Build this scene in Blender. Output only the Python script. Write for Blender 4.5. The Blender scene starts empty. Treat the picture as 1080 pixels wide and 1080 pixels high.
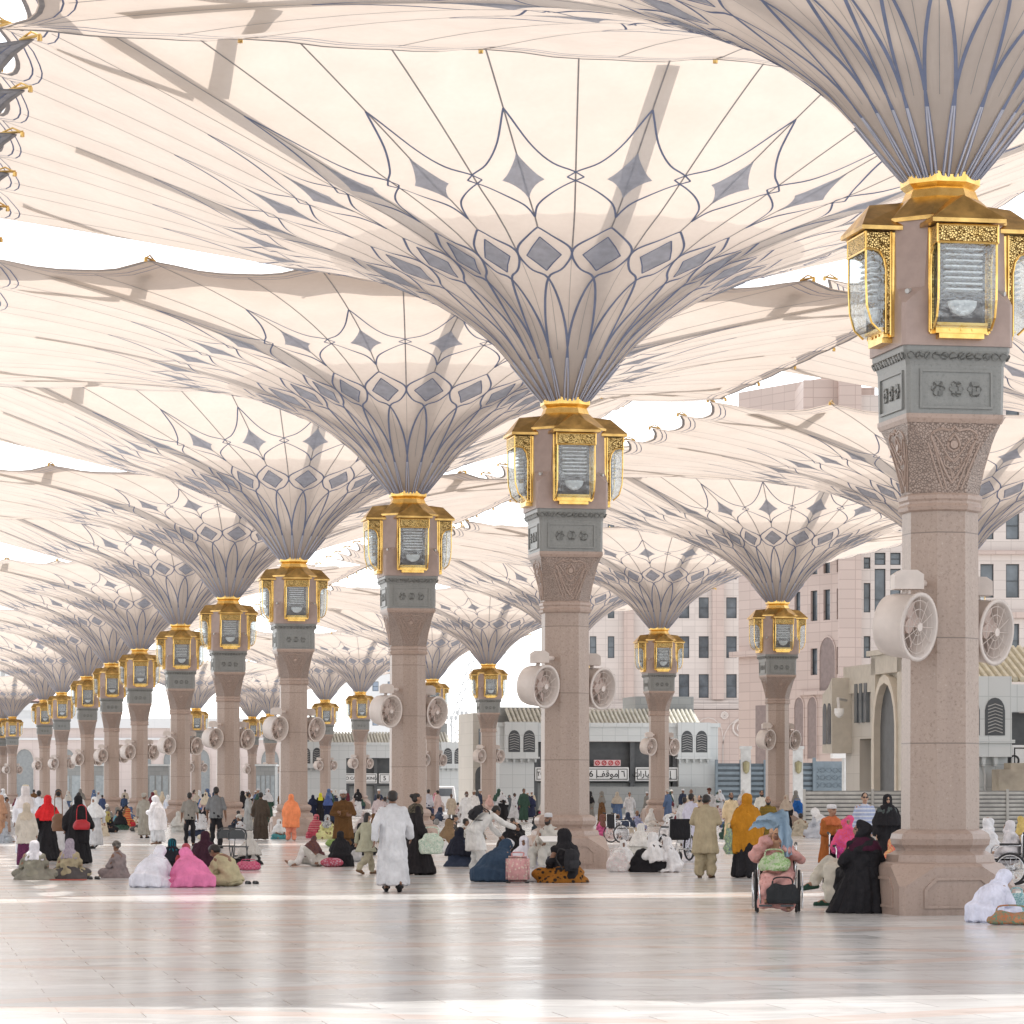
import bpy, bmesh, math, random
import numpy as np
from mathutils import Vector, Matrix, Euler
random.seed(7)
PI = math.pi
C = bpy.context.scene.collection
scene = bpy.context.scene

# ---------------------------------------------------------------- camera data
F, YH, HC = 3450.0, 832.0, 1.73           # focal length in photo pixels, horizon row, eye height
ALPHA = math.radians(10.7)                # the umbrella grid is turned by this much
EV = Vector((math.cos(ALPHA), math.sin(ALPHA), 0)); DV = Vector((-math.sin(ALPHA), math.cos(ALPHA), 0))
def ground(x, y):                         # photo pixel of a foot -> ground point
    Y = F*HC/(y-YH); return Vector(((x-540)/F*Y, Y, 0))
def at(x, Y, z=0.0): return Vector(((x-540)/F*Y, Y, z))

# ---------------------------------------------------------------- materials
MATS = {}
def nodes_of(name):
    m = bpy.data.materials.new(name); m.use_nodes = True
    nt = m.node_tree; b = nt.nodes['Principled BSDF']
    return m, nt, b
def setp(b, **k):
    al = dict(color='Base Color', rough='Roughness', metal='Metallic', spec='Specular IOR Level', trans='Transmission Weight', sheen='Sheen Weight', coat='Coat Weight')
    for kk, v in k.items():
        n = al[kk]
        if kk == 'color': v = (*v, 1)
        b.inputs[n].default_value = v
def ramp(nt, fac, stops):
    r = nt.nodes.new('ShaderNodeValToRGB')
    while len(r.color_ramp.elements) < len(stops): r.color_ramp.elements.new(0.5)
    for e, (p, c) in zip(r.color_ramp.elements, stops): e.position = p; e.color = (*c, 1)
    nt.links.new(fac, r.inputs['Fac']); return r.outputs['Color']
def texco(nt, kind='Object', scale=(1,1,1)):
    t = nt.nodes.new('ShaderNodeTexCoord'); mp = nt.nodes.new('ShaderNodeMapping')
    mp.inputs['Scale'].default_value = scale
    nt.links.new(t.outputs[kind], mp.inputs['Vector']); return mp.outputs['Vector']
def noise(nt, vec, scale, detail=4, rough=.55, dist=0):
    n = nt.nodes.new('ShaderNodeTexNoise'); n.inputs['Scale'].default_value = scale
    n.inputs['Detail'].default_value = detail; n.inputs['Roughness'].default_value = rough; n.inputs['Distortion'].default_value = dist
    nt.links.new(vec, n.inputs['Vector']); return n.outputs['Fac']
def bump(nt, b, h, strength=.3, dist=.02):
    bp = nt.nodes.new('ShaderNodeBump'); bp.inputs['Strength'].default_value = strength; bp.inputs['Distance'].default_value = dist
    nt.links.new(h, bp.inputs['Height']); nt.links.new(bp.outputs['Normal'], b.inputs['Normal'])
def mixc(nt, fac, a, c, blend='MIX'):
    m = nt.nodes.new('ShaderNodeMix'); m.data_type = 'RGBA'; m.blend_type = blend
    for s, v in ((0, fac), (6, a), (7, c)):
        if hasattr(v, 'links'): nt.links.new(v, m.inputs[s])
        elif isinstance(v, (tuple, list)): m.inputs[s].default_value = (*v, 1)
        else: m.inputs[s].default_value = v
    return m.outputs[2]
def mathn(nt, op, a, c=None):
    m = nt.nodes.new('ShaderNodeMath'); m.operation = op
    for i, v in enumerate((a, c)):
        if v is None: continue
        if hasattr(v, 'links'): nt.links.new(v, m.inputs[i])
        else: m.inputs[i].default_value = v
    return m.outputs[0]

def plain(name, color, rough=.6, metal=0, var=.12, nscale=3, spec=.4, bstr=.0, bscale=40):
    if name in MATS: return MATS[name]
    m, nt, b = nodes_of(name); setp(b, rough=rough, metal=metal, spec=spec)
    v = texco(nt); n = noise(nt, v, nscale)
    lo = tuple(c*(1-var) for c in color); hi = tuple(min(1, c*(1+var)) for c in color)
    nt.links.new(ramp(nt, n, [(.3, lo), (.7, hi)]), b.inputs['Base Color'])
    if bstr: bump(nt, b, noise(nt, v, bscale), bstr, .01)
    MATS[name] = m; return m

def granite(name, base, dark, light, joint=True, carve=0):
    m, nt, b = nodes_of(name); setp(b, rough=.38, spec=.45)
    v = texco(nt)
    n1 = noise(nt, v, 24, 4, .75); n2 = noise(nt, v, 1.3, 3)
    col = ramp(nt, n1, [(.30, dark), (.46, base), (.60, base), (.74, light)])
    col = mixc(nt, mathn(nt, 'MULTIPLY', n2, .45), col, tuple(c*.8 for c in base))
    if joint:                               # horizontal slab joints, 1.6 m apart
        sp = nt.nodes.new('ShaderNodeSeparateXYZ'); nt.links.new(v, sp.inputs[0])
        z = mathn(nt, 'FRACT', mathn(nt, 'DIVIDE', mathn(nt, 'ADD', sp.outputs['Z'], .55), 1.45))
        j = mathn(nt, 'LESS_THAN', z, .012)
        col = mixc(nt, j, col, tuple(c*.45 for c in base))
    oi = nt.nodes.new('ShaderNodeObjectInfo'); sq = nt.nodes.new('ShaderNodeSeparateXYZ'); nt.links.new(v, sq.inputs[0])
    sl = mathn(nt, 'FLOOR', mathn(nt, 'DIVIDE', mathn(nt, 'ADD', sq.outputs['Z'], .55), 1.45))
    wn = nt.nodes.new('ShaderNodeTexWhiteNoise'); wn.noise_dimensions = '2D'; cb_ = nt.nodes.new('ShaderNodeCombineXYZ')
    nt.links.new(sl, cb_.inputs[0]); nt.links.new(oi.outputs['Random'], cb_.inputs[1]); nt.links.new(cb_.outputs[0], wn.inputs['Vector'])
    col = mixc(nt, mathn(nt, 'MULTIPLY', wn.outputs['Value'], .22), col, tuple(c*.62 for c in base))
    st = noise(nt, texco(nt, scale=(3,3,.35)), 2.2, 4, .6)          # faint vertical streaks and scuffs near the floor
    low = ramp(nt, sq.outputs['Z'], [(.0, (.85,)*3), (.12, (.42,)*3), (.5, (.25,)*3)])
    col = mixc(nt, mathn(nt, 'MULTIPLY', ramp(nt, st, [(.45, (0,0,0)), (.75, (1,1,1))]), low), col, tuple(c*.55 for c in base))
    if carve:
        vo = nt.nodes.new('ShaderNodeTexVoronoi'); vo.feature = 'DISTANCE_TO_EDGE'; vo.inputs['Scale'].default_value = carve
        nt.links.new(v, vo.inputs['Vector'])
        e = ramp(nt, vo.outputs['Distance'], [(.0, (0,0,0)), (.12, (1,1,1))])
        col = mixc(nt, .4, col, mixc(nt, 1.0, col, e, 'MULTIPLY'))
        bump(nt, b, e, .7, .03)
    else: bump(nt, b, n1, .08, .01)
    nt.links.new(col, b.inputs['Base Color']); MATS[name] = m; return m

M_GRAN = granite('pink_granite', (.435,.335,.28), (.20,.145,.115), (.64,.55,.49))
M_GRAN2 = granite('pink_granite_block', (.43,.322,.268), (.25,.175,.14), (.56,.435,.385), joint=False)
M_CARVE = granite('carved_pink_granite', (.445,.345,.295), (.36,.265,.22), (.53,.43,.38), joint=False, carve=26)
M_GREY = granite('grey_green_granite', (.27,.275,.265), (.17,.175,.17), (.38,.385,.375), joint=False)
M_GREYC = granite('grey_carved_granite', (.22,.225,.215), (.13,.135,.13), (.32,.325,.315), joint=False, carve=8)

def gold_mat(name, c1, c2, rough, carve=0):
    m, nt, b = nodes_of(name); setp(b, metal=1.0, rough=rough)
    v = texco(nt); n = noise(nt, v, 3.5, 4)
    col = ramp(nt, n, [(.3, c1), (.7, c2)])
    if carve:
        vo = nt.nodes.new('ShaderNodeTexVoronoi'); vo.feature = 'DISTANCE_TO_EDGE'; vo.inputs['Scale'].default_value = carve
        nt.links.new(v, vo.inputs['Vector'])
        e = ramp(nt, vo.outputs['Distance'], [(.02, (.12,.1,.07)), (.16, (1,1,1))])
        col = mixc(nt, 1.0, col, e, 'MULTIPLY'); bump(nt, b, e, .8, .02)
    else:
        bump(nt, b, noise(nt, v, 9, 2), .12, .02)
    nt.links.new(col, b.inputs['Base Color']); MATS[name] = m; return m
M_GOLD = gold_mat('polished_gold', (.72,.44,.12), (1.0,.70,.25), .25)
M_GOLDR = gold_mat('weathered_gold_roof', (.42,.26,.09), (.90,.60,.21), .30)
M_GOLDC = gold_mat('engraved_gold', (.82,.56,.20), (.98,.76,.36), .35, carve=34)

def fabric():
    m = bpy.data.materials.new('canopy_membrane'); m.use_nodes = True; nt = m.node_tree; nt.nodes.clear()
    out = nt.nodes.new('ShaderNodeOutputMaterial')
    d = nt.nodes.new('ShaderNodeBsdfDiffuse'); t = nt.nodes.new('ShaderNodeBsdfTranslucent'); mx = nt.nodes.new('ShaderNodeMixShader')
    v = texco(nt); n = noise(nt, v, .9, 3); n2 = noise(nt, v, 7, 3)
    nt.links.new(ramp(nt, n, [(.3, (.525,.445,.385)), (.7, (.575,.495,.43))]), t.inputs['Color'])
    nt.links.new(ramp(nt, n2, [(.3, (.72,.66,.61)), (.7, (.78,.72,.67))]), d.inputs['Color'])
    mx.inputs[0].default_value = FAB_T
    nt.links.new(d.outputs[0], mx.inputs[1]); nt.links.new(t.outputs[0], mx.inputs[2]); nt.links.new(mx.outputs[0], out.inputs[0])
    return m
def thin(name, col, tr=.35):
    m = bpy.data.materials.new(name); m.use_nodes = True; nt = m.node_tree; nt.nodes.clear()
    out = nt.nodes.new('ShaderNodeOutputMaterial')
    d = nt.nodes.new('ShaderNodeBsdfDiffuse'); t = nt.nodes.new('ShaderNodeBsdfTranslucent'); mx = nt.nodes.new('ShaderNodeMixShader')
    v = texco(nt); n = noise(nt, v, 4, 3)
    c = ramp(nt, n, [(.3, tuple(a*.88 for a in col)), (.7, tuple(min(1, a*1.1) for a in col))])
    nt.links.new(c, d.inputs['Color']); nt.links.new(c, t.inputs['Color']); mx.inputs[0].default_value = tr
    nt.links.new(d.outputs[0], mx.inputs[1]); nt.links.new(t.outputs[0], mx.inputs[2]); nt.links.new(mx.outputs[0], out.inputs[0]); return m
FAB_T = .66
M_FAB = fabric()
M_LINE = thin('blue_seam_braid', (.20,.235,.35), .12)
M_BLUE = thin('blue_grey_inlay', (.46,.49,.565), .38)
M_SEAM = thin('grey_radial_seam', (.33,.32,.325), .12)
M_SHADE_SHEET = thin('added_shade_cloth', (.77,.76,.77), .62)
nt_ = M_SHADE_SHEET.node_tree; t_ = nt_.nodes.new('ShaderNodeTexCoord'); vm_ = nt_.nodes.new('ShaderNodeVectorMath'); vm_.operation = 'LENGTH'   # added sheet blocking light over the lower funnel, thinning towards its rim
mp_ = nt_.nodes.new('ShaderNodeMapping'); mp_.inputs['Scale'].default_value = (1,1,0); nt_.links.new(t_.outputs['Object'], mp_.inputs['Vector']); nt_.links.new(mp_.outputs[0], vm_.inputs[0])
fade_ = ramp(nt_, mathn(nt_, 'DIVIDE', vm_.outputs['Value'], 6.0), [(.40, (0,0,0)), (.62, (.22,)*3), (.86, (.62,)*3)])
tr_ = nt_.nodes.new('ShaderNodeBsdfTransparent'); mx_ = nt_.nodes.new('ShaderNodeMixShader'); out_ = [n for n in nt_.nodes if n.type == 'OUTPUT_MATERIAL'][0]
old_ = out_.inputs[0].links[0].from_socket; nt_.links.new(fade_, mx_.inputs[0]); nt_.links.new(old_, mx_.inputs[1]); nt_.links.new(tr_.outputs[0], mx_.inputs[2]); nt_.links.new(mx_.outputs[0], out_.inputs[0])

def glass_mat(name, tint, mixf=.45, rough=.05):
    m = bpy.data.materials.new(name); m.use_nodes = True; nt = m.node_tree; nt.nodes.clear()
    out = nt.nodes.new('ShaderNodeOutputMaterial')
    a = nt.nodes.new('ShaderNodeBsdfTransparent'); g = nt.nodes.new('ShaderNodeBsdfGlossy'); mx = nt.nodes.new('ShaderNodeMixShader')
    a.inputs['Color'].default_value = (*tint, 1); g.inputs['Roughness'].default_value = rough; g.inputs['Color'].default_value = (.95,.96,.97,1)
    v = texco(nt); bp = nt.nodes.new('ShaderNodeBump'); bp.inputs['Strength'].default_value = .8; bp.inputs['Distance'].default_value = .06
    nt.links.new(noise(nt, v, 7, 3), bp.inputs['Height']); nt.links.new(bp.outputs['Normal'], g.inputs['Normal'])
    mx.inputs[0].default_value = mixf
    nt.links.new(a.outputs[0], mx.inputs[1]); nt.links.new(g.outputs[0], mx.inputs[2]); nt.links.new(mx.outputs[0], out.inputs[0]); return m
M_LGLASS = glass_mat('lantern_glass', (.80,.85,.87), .2)
M_PANE = plain('dark_window_pane', (.13,.15,.17), .10, spec=.6, var=.5, nscale=.45)
M_FANW = plain('off_white_fan_paint', (.63,.56,.515), .45, var=.11)
M_FANB = plain('pinkish_fan_blade', (.62,.50,.45), .5, var=.06)
M_STEEL = plain('painted_steel', (.55,.55,.54), .4, metal=.3)
M_CHROME = plain('chrome_tube', (.7,.71,.73), .2, metal=1, var=.05)
M_DARKM = plain('dark_metal', (.07,.075,.08), .45, metal=.2)
M_RUBBER = plain('black_rubber', (.03,.03,.032), .7)
M_LAMPW = plain('white_lamp_slat', (.80,.82,.83), .3, var=.06)
M_LAMPD = plain('dark_lamp_cavity', (.045,.055,.065), .3)
M_SIGNW = plain('white_sign_face', (.80,.80,.79), .4, var=.03)
M_SIGNB = plain('black_sign_letter', (.02,.02,.022), .5)
M_SIGNR = plain('red_sign_ring', (.55,.06,.07), .5)
M_DKGREY = plain('dark_grey_cladding', (.105,.11,.115), .5, var=.15)
M_WHITEP = plain('white_vehicle_paint', (.78,.79,.80), .25, var=.03)

def tile_wall(name, base, dark, bw, bh, mortar, var=.1, offset=0.0):
    m, nt, b = nodes_of(name); setp(b, rough=.45, spec=.4)
    v = texco(nt, 'UV')
    br = nt.nodes.new('ShaderNodeTexBrick'); br.offset = offset
    br.inputs['Scale'].default_value = 1.0; br.inputs['Mortar Size'].default_value = mortar; br.inputs['Brick Width'].default_value = bw; br.inputs['Row Height'].default_value = bh
    br.inputs['Color1'].default_value = (*base, 1); br.inputs['Color2'].default_value = (*[c*(1-var) for c in base], 1); br.inputs['Mortar'].default_value = (*dark, 1)
    nt.links.new(v, br.inputs['Vector'])
    o = texco(nt); n = noise(nt, o, .35, 4)
    col = mixc(nt, mathn(nt, 'MULTIPLY', n, .35), br.outputs['Color'], tuple(c*.78 for c in base))
    nt.links.new(col, b.inputs['Base Color']); MATS[name] = m; return m
M_PINKW = tile_wall('pink_stone_cladding', (.60,.475,.42), (.43,.32,.28), 1.5, .72, .03)
M_PALEW = tile_wall('pale_stone_cladding', (.69,.605,.555), (.51,.44,.40), 1.5, .72, .03)
M_MARB = tile_wall('white_marble_tiles', (.64,.665,.665), (.47,.50,.50), .9, .9, .02, .06)
M_BEIGE = tile_wall('beige_stone_tiles', (.56,.525,.47), (.43,.40,.355), 1.2, .8, .015, .08)
M_GREYT = tile_wall('grey_stone_tiles', (.33,.34,.335), (.25,.26,.26), .9, .45, .02, .12, .5)
M_ROOFT = plain('pale_roof_tile', (.50,.49,.43), .6, var=.2, nscale=2)
M_SLATE = plain('blue_grey_gate_paint', (.19,.235,.27), .5, var=.12)
M_FENCE = plain('weathered_fence_slat', (.46,.46,.44), .55, var=.2, nscale=2)
M_FENCEG = plain('grey_fence_back', (.22,.22,.215), .6)

# ---------------------------------------------------------------- object helpers
def tag(o, label=None, cat=None, group=None, kind=None):
    if label: o['label'] = label
    if cat: o['category'] = cat
    if group: o['group'] = group
    if kind: o['kind'] = kind
    return o
def empty(name, loc=(0,0,0), rz=0, label=None, cat=None, group=None):
    o = bpy.data.objects.new(name, None); C.objects.link(o); o.empty_display_size = .2
    o.location = loc; o.rotation_euler = (0,0,rz); return tag(o, label, cat, group)
def link(name, me, mats, parent=None, smooth=False):
    if mats is not None:
        if not isinstance(mats, (list, tuple)): mats = [mats]
        for m in mats: me.materials.append(m)
    if smooth: me.polygons.foreach_set('use_smooth', [True]*len(me.polygons))
    o = bpy.data.objects.new(name, me); C.objects.link(o)
    if parent: o.parent = parent
    return o
def obj(name, bm, mats, parent=None, smooth=False):
    me = bpy.data.meshes.new(name); bmesh.ops.recalc_face_normals(bm, faces=bm.faces[:]); bm.to_mesh(me); bm.free()
    return link(name, me, mats, parent, smooth)
def copy_tree(o, parent=None):
    c = o.copy(); C.objects.link(c); c.parent = parent
    for ch in o.children: copy_tree(ch, c)
    return c

def box(bm, lo, hi, mat=0, M=None):
    x0,y0,z0 = lo; x1,y1,z1 = hi
    vs = [bm.verts.new(Vector(p) if M is None else M @ Vector(p)) for p in ((x0,y0,z0),(x1,y0,z0),(x1,y1,z0),(x0,y1,z0),(x0,y0,z1),(x1,y0,z1),(x1,y1,z1),(x0,y1,z1))]
    for f in ((0,3,2,1),(4,5,6,7),(0,1,5,4),(1,2,6,5),(2,3,7,6),(3,0,4,7)):
        bm.faces.new([vs[i] for i in f]).material_index = mat
def prism(bm, pts, y0, y1, mat=0, M=None):            # polygon in xz, extruded along y
    A = [bm.verts.new((M or Matrix()) @ Vector((p[0], y0, p[1]))) for p in pts]; B = [bm.verts.new((M or Matrix()) @ Vector((p[0], y1, p[1]))) for p in pts]
    n = len(pts); bm.faces.new(A).material_index = mat; bm.faces.new(B[::-1]).material_index = mat
    for i in range(n): bm.faces.new((A[i], B[i], B[(i+1)%n], A[(i+1)%n])).material_index = mat
def rings(bm, loops, cap0=True, cap1=True, mat=0, close=True):
    L = [[bm.verts.new(p) for p in lp] for lp in loops]
    n = len(L[0])
    for a, b in zip(L[:-1], L[1:]):
        for i in range(n if close else n-1):
            bm.faces.new((a[i], a[(i+1)%n], b[(i+1)%n], b[i])).material_index = mat
    if cap0: bm.faces.new(L[0][::-1]).material_index = mat
    if cap1: bm.faces.new(L[-1]).material_index = mat
    return L
def oct_loop(z, W, c):
    h = W/2; k = h-c
    return [(h,-k,z),(h,k,z),(k,h,z),(-k,h,z),(-h,k,z),(-h,-k,z),(-k,-h,z),(k,-h,z)]
OC = .29289
def tube(bm, pts, r, seg=8, mat=0, cap=True):
    pts = [Vector(p) for p in pts]; loops = []
    for i, p in enumerate(pts):
        t = (pts[min(i+1, len(pts)-1)] - pts[max(i-1, 0)]).normalized()
        a = t.orthogonal() if abs(t.z) > .9 else t.cross(Vector((0,0,1)))
        a.normalize(); b = t.cross(a)
        rr = r[i] if isinstance(r, (list, tuple)) else r
        loops.append([p + (a*math.cos(2*PI*k/seg) + b*math.sin(2*PI*k/seg))*rr for k in range(seg)])
    rings(bm, loops, cap, cap, mat)
def torus(bm, c, ax, R, r, seg=28, s2=6, mat=0):
    ax = Vector(ax).normalized(); a = ax.orthogonal().normalized(); b = ax.cross(a); c = Vector(c)
    L = []
    for i in range(seg):
        d = a*math.cos(2*PI*i/seg) + b*math.sin(2*PI*i/seg)
        L.append([bm.verts.new(c + d*(R + r*math.cos(2*PI*k/s2)) + ax*r*math.sin(2*PI*k/s2)) for k in range(s2)])
    for i in range(seg):
        for k in range(s2):
            bm.faces.new((L[i][k], L[(i+1)%seg][k], L[(i+1)%seg][(k+1)%s2], L[i][(k+1)%s2])).material_index = mat
def disc(bm, c, ax, R, t, seg=24, mat=0):
    ax = Vector(ax).normalized(); a = ax.orthogonal().normalized(); b = ax.cross(a); c = Vector(c)
    lp = lambda o: [c + ax*o + (a*math.cos(2*PI*i/seg) + b*math.sin(2*PI*i/seg))*R for i in range(seg)]
    rings(bm, [lp(-t/2), lp(t/2)], mat=mat)
def catmull(P, n=6):
    out = []
    for i in range(len(P)-1):
        p0, p1, p2, p3 = P[max(i-1,0)], P[i], P[i+1], P[min(i+2,len(P)-1)]
        for k in range(n):
            t = k/n
            out.append(tuple(.5*((2*b)+(-a+c)*t+(2*a-5*b+4*c-d)*t*t+(-a+3*b-3*c+d)*t**3) for a,b,c,d in zip(p0,p1,p2,p3)))
    out.append(tuple(P[-1])); return out

# ---------------------------------------------------------------- world, sun, camera
w = bpy.data.worlds.new('World'); scene.world = w; w.use_nodes = True; nt = w.node_tree
bg = nt.nodes['Background']; sky = nt.nodes.new('ShaderNodeTexSky'); sky.sky_type = 'NISHITA'; sky.sun_disc = False
SUN_EL, SUN_AZ = math.radians(70), math.radians(-16)     # azimuth from +Y towards +X
sky.sun_elevation = SUN_EL; sky.sun_rotation = SUN_AZ; sky.air_density = 1.0; sky.dust_density = 1.0; sky.ozone_density = 1.0; sky.altitude = 600
hs = nt.nodes.new('ShaderNodeHueSaturation'); hs.inputs['Saturation'].default_value = .16; hs.inputs['Value'].default_value = SKY_V = 2.2
nt.links.new(sky.outputs[0], hs.inputs['Color']); nt.links.new(hs.outputs[0], bg.inputs['Color']); bg.inputs['Strength'].default_value = .15
ld = bpy.data.lights.new('sun', 'SUN'); ld.energy = 4.0; ld.angle = math.radians(.55); ld.color = (1.0,.955,.89)
so = bpy.data.objects.new('sun', ld); C.objects.link(so)
sd = Vector((math.sin(SUN_AZ)*math.cos(SUN_EL), math.cos(SUN_AZ)*math.cos(SUN_EL), math.sin(SUN_EL)))
so.rotation_euler = (-sd).to_track_quat('-Z', 'Y').to_euler(); so.location = (0, 60, 80)
cd = bpy.data.cameras.new('camera'); cam = bpy.data.objects.new('camera', cd); C.objects.link(cam); scene.camera = cam
cam.location = (0, 0, HC); cam.rotation_euler = (PI/2, 0, 0)
cd.sensor_width = 36; cd.lens = F/1080*36; cd.shift_y = (YH-540)/1080; cd.clip_end = 6000; cd.clip_start = .5
scene.view_settings.view_transform = 'Standard'; scene.view_settings.look = 'None'; scene.view_settings.exposure = 0; scene.view_settings.gamma = 1
scene.cycles.use_denoising = True
try: scene.cycles.denoiser = 'OPENIMAGEDENOISE'
except Exception: pass
scene.cycles.max_bounces = 10; scene.cycles.diffuse_bounces = 6; scene.cycles.glossy_bounces = 3; scene.cycles.transmission_bounces = 6; scene.cycles.transparent_max_bounces = 8
scene.cycles.sample_clamp_indirect = 6
scene.cycles.use_fast_gi = False

# ---------------------------------------------------------------- ground
bm = bmesh.new(); s = 3000
bm.faces.new([bm.verts.new(p) for p in ((-s,-s,0),(s,-s,0),(s,s,0),(-s,s,0))])
g = obj('ground', bm, plain('pale_paving', (.50,.48,.46), .7, nscale=.05)); tag(g, kind='structure')
def floor_mat():
    m, nt, b = nodes_of('polished_marble_floor'); setp(b, spec=.13)
    v = texco(nt)
    br = nt.nodes.new('ShaderNodeTexBrick'); br.offset = .5
    br.inputs['Scale'].default_value = 1; br.inputs['Brick Width'].default_value = 1.25; br.inputs['Row Height'].default_value = .62; br.inputs['Mortar Size'].default_value = .007
    br.inputs['Bias'].default_value = -.1
    br.inputs['Color1'].default_value = (.735,.745,.745,1); br.inputs['Color2'].default_value = (.575,.585,.585,1); br.inputs['Mortar'].default_value = (.30,.29,.285,1)
    nt.links.new(v, br.inputs['Vector'])
    b2 = nt.nodes.new('ShaderNodeTexBrick'); b2.offset = .5; b2.inputs['Scale'].default_value = 1; b2.inputs['Brick Width'].default_value = 3.75; b2.inputs['Row Height'].default_value = 1.86; b2.inputs['Mortar Size'].default_value = 0
    b2.inputs['Color1'].default_value = (1,1,1,1); b2.inputs['Color2'].default_value = (.80,.79,.785,1); nt.links.new(v, b2.inputs['Vector'])
    bcol = mixc(nt, 1.0, br.outputs['Color'], b2.outputs['Color'], 'MULTIPLY')
    n1 = noise(nt, texco(nt, scale=(1,1.6,1)), .9, 6, .62, 1.2); n2 = noise(nt, v, .16, 3); n3 = noise(nt, v, .09, 2)
    col = mixc(nt, mathn(nt, 'MULTIPLY', n1, .40), bcol, (.45,.455,.46))
    col = mixc(nt, ramp(nt, n2, [(.42, (0,0,0)), (.66, (.35,.35,.35))]), col, (.61,.575,.55))
    # warm inlay bands every 12.5 m
    sp = nt.nodes.new('ShaderNodeSeparateXYZ'); nt.links.new(v, sp.inputs[0])
    fx = mathn(nt, 'ABSOLUTE', mathn(nt, 'SUBTRACT', mathn(nt, 'FRACT', mathn(nt, 'DIVIDE', sp.outputs['X'], 12.5)), .5))
    fy = mathn(nt, 'ABSOLUTE', mathn(nt, 'SUBTRACT', mathn(nt, 'FRACT', mathn(nt, 'DIVIDE', mathn(nt, 'ADD', sp.outputs['Y'], 1.7), 6.25)), .5))
    d = mathn(nt, 'ADD', mathn(nt, 'MULTIPLY', fx, 1.0), mathn(nt, 'MULTIPLY', fy, 1.0))
    band = mathn(nt, 'MULTIPLY', mathn(nt, 'LESS_THAN', mathn(nt, 'ABSOLUTE', mathn(nt, 'SUBTRACT', d, .5)), .045), .5)
    col = mixc(nt, band, col, (.60,.44,.37))
    nt.links.new(col, b.inputs['Base Color'])
    nt.links.new(ramp(nt, n1, [(.3, (.11,)*3), (.7, (.24,)*3)]), b.inputs['Roughness'])
    bump(nt, b, noise(nt, v, 1.2, 2), .03, .02); return m
bm = bmesh.new(); box(bm, (-160,-60,-.2), (160,400,.004))
fl = obj('marble_floor', bm, floor_mat()); fl.rotation_euler = (0,0,ALPHA); tag(fl, kind='structure')
# ================================================================ giant umbrella
A_ = 12.55; SCAL = .44
PROF = [(.45,10.1),(.55,10.22),(.8,10.52),(1.13,10.92),(1.67,11.5),(2.45,12.08),(3.46,12.6),(4.6,13.06),(6.0,13.5),(7.5,13.86),(9.0,14.15),(10.6,14.40),(12.5,14.62)]
def prof(r):
    if r <= PROF[0][0]: return PROF[0][1]
    for i in range(len(PROF)-1):
        a, b = PROF[i], PROF[i+1]
        if r <= b[0]:
            a0 = PROF[max(i-1,0)]; b1 = PROF[min(i+2,len(PROF)-1)]
            m0 = (b[1]-a0[1])/(b[0]-a0[0]); m1 = (b1[1]-a[1])/(b1[0]-a[0]); h = b[0]-a[0]; t = (r-a[0])/h
            return (2*t**3-3*t*t+1)*a[1]+(t**3-2*t*t+t)*h*m0+(-2*t**3+3*t*t)*b[1]+(t**3-t*t)*h*m1
    return PROF[-1][1]
def surf(u, r, lift=0.0):
    u = u % 48; side = int((u+6)//12) % 4; t = ((u+6) % 12 - 6)/6
    L = math.sqrt(1+t*t); sm = min(1, max(0, (r-4)/8.5))
    rr = r*(1+(L-1)*sm)
    dx, dy = 1/L, t/L
    for _ in range(side): dx, dy = -dy, dx
    e = max(0, (r-6)/6.5)
    h = prof(r) - .16*(math.sin(PI*u/2)**2)*e**2 - .05*(math.sin(PI*u)**2)*min(1, r/6) + lift
    return Vector((dx*rr, dy*rr, h))
def redge(u):                              # scalloped outline: tips at every even u
    x = abs(((u+1) % 2) - 1)               # 0 at the tips, 1 midway
    x = min(x, 1); return A_ - SCAL*(1-(1-x)**2)**.9
def snorm(u, r):
    a = surf(u+.05, r)-surf(u-.05, r); b = surf(u, r+.05)-surf(u, r-.05)
    n = a.cross(b); n.normalize()
    return n if n.z < 0 else -n
def strip(bm, pts, wd, mat, off=.025):
    P = [surf(*p)+snorm(*p)*off for p in pts]; N = [snorm(*p) for p in pts]; V = []
    for i, p in enumerate(P):
        t = P[min(i+1,len(P)-1)]-P[max(i-1,0)]
        if t.length < 1e-6: continue
        s = t.normalized().cross(N[i]); V.append((bm.verts.new(p+s*wd/2), bm.verts.new(p-s*wd/2)))
    for a, b in zip(V[:-1], V[1:]): bm.faces.new((a[0],a[1],b[1],b[0])).material_index = mat
def patch(bm, uc, rc, du, r0, r1, mat, conc=1.0, off=.028, n=6):
    # four pointed diamond: concave when conc < 1
    G = []
    for i in range(n+1):
        row = []
        for j in range(n+1):
            a = i/n*2-1; b = j/n*2-1
            x = (a+b)/2; y = (b-a)/2       # diamond
            m = abs(x)+abs(y)
            if conc != 1.0 and m > 1e-6:
                k = (abs(x)**conc + abs(y)**conc)**(1/conc)   # superellipse shrink
                s = m/k*1.0; x *= s; y *= s
            rr = rc + (y*(r1-rc) if y > 0 else y*(rc-r0))
            p = (uc+x*du, rr); row.append(bm.verts.new(surf(*p)+snorm(*p)*off))
        G.append(row)
    for i in range(n):
        for j in range(n): bm.faces.new((G[i][j],G[i+1][j],G[i+1][j+1],G[i][j+1])).material_index = mat

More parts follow.
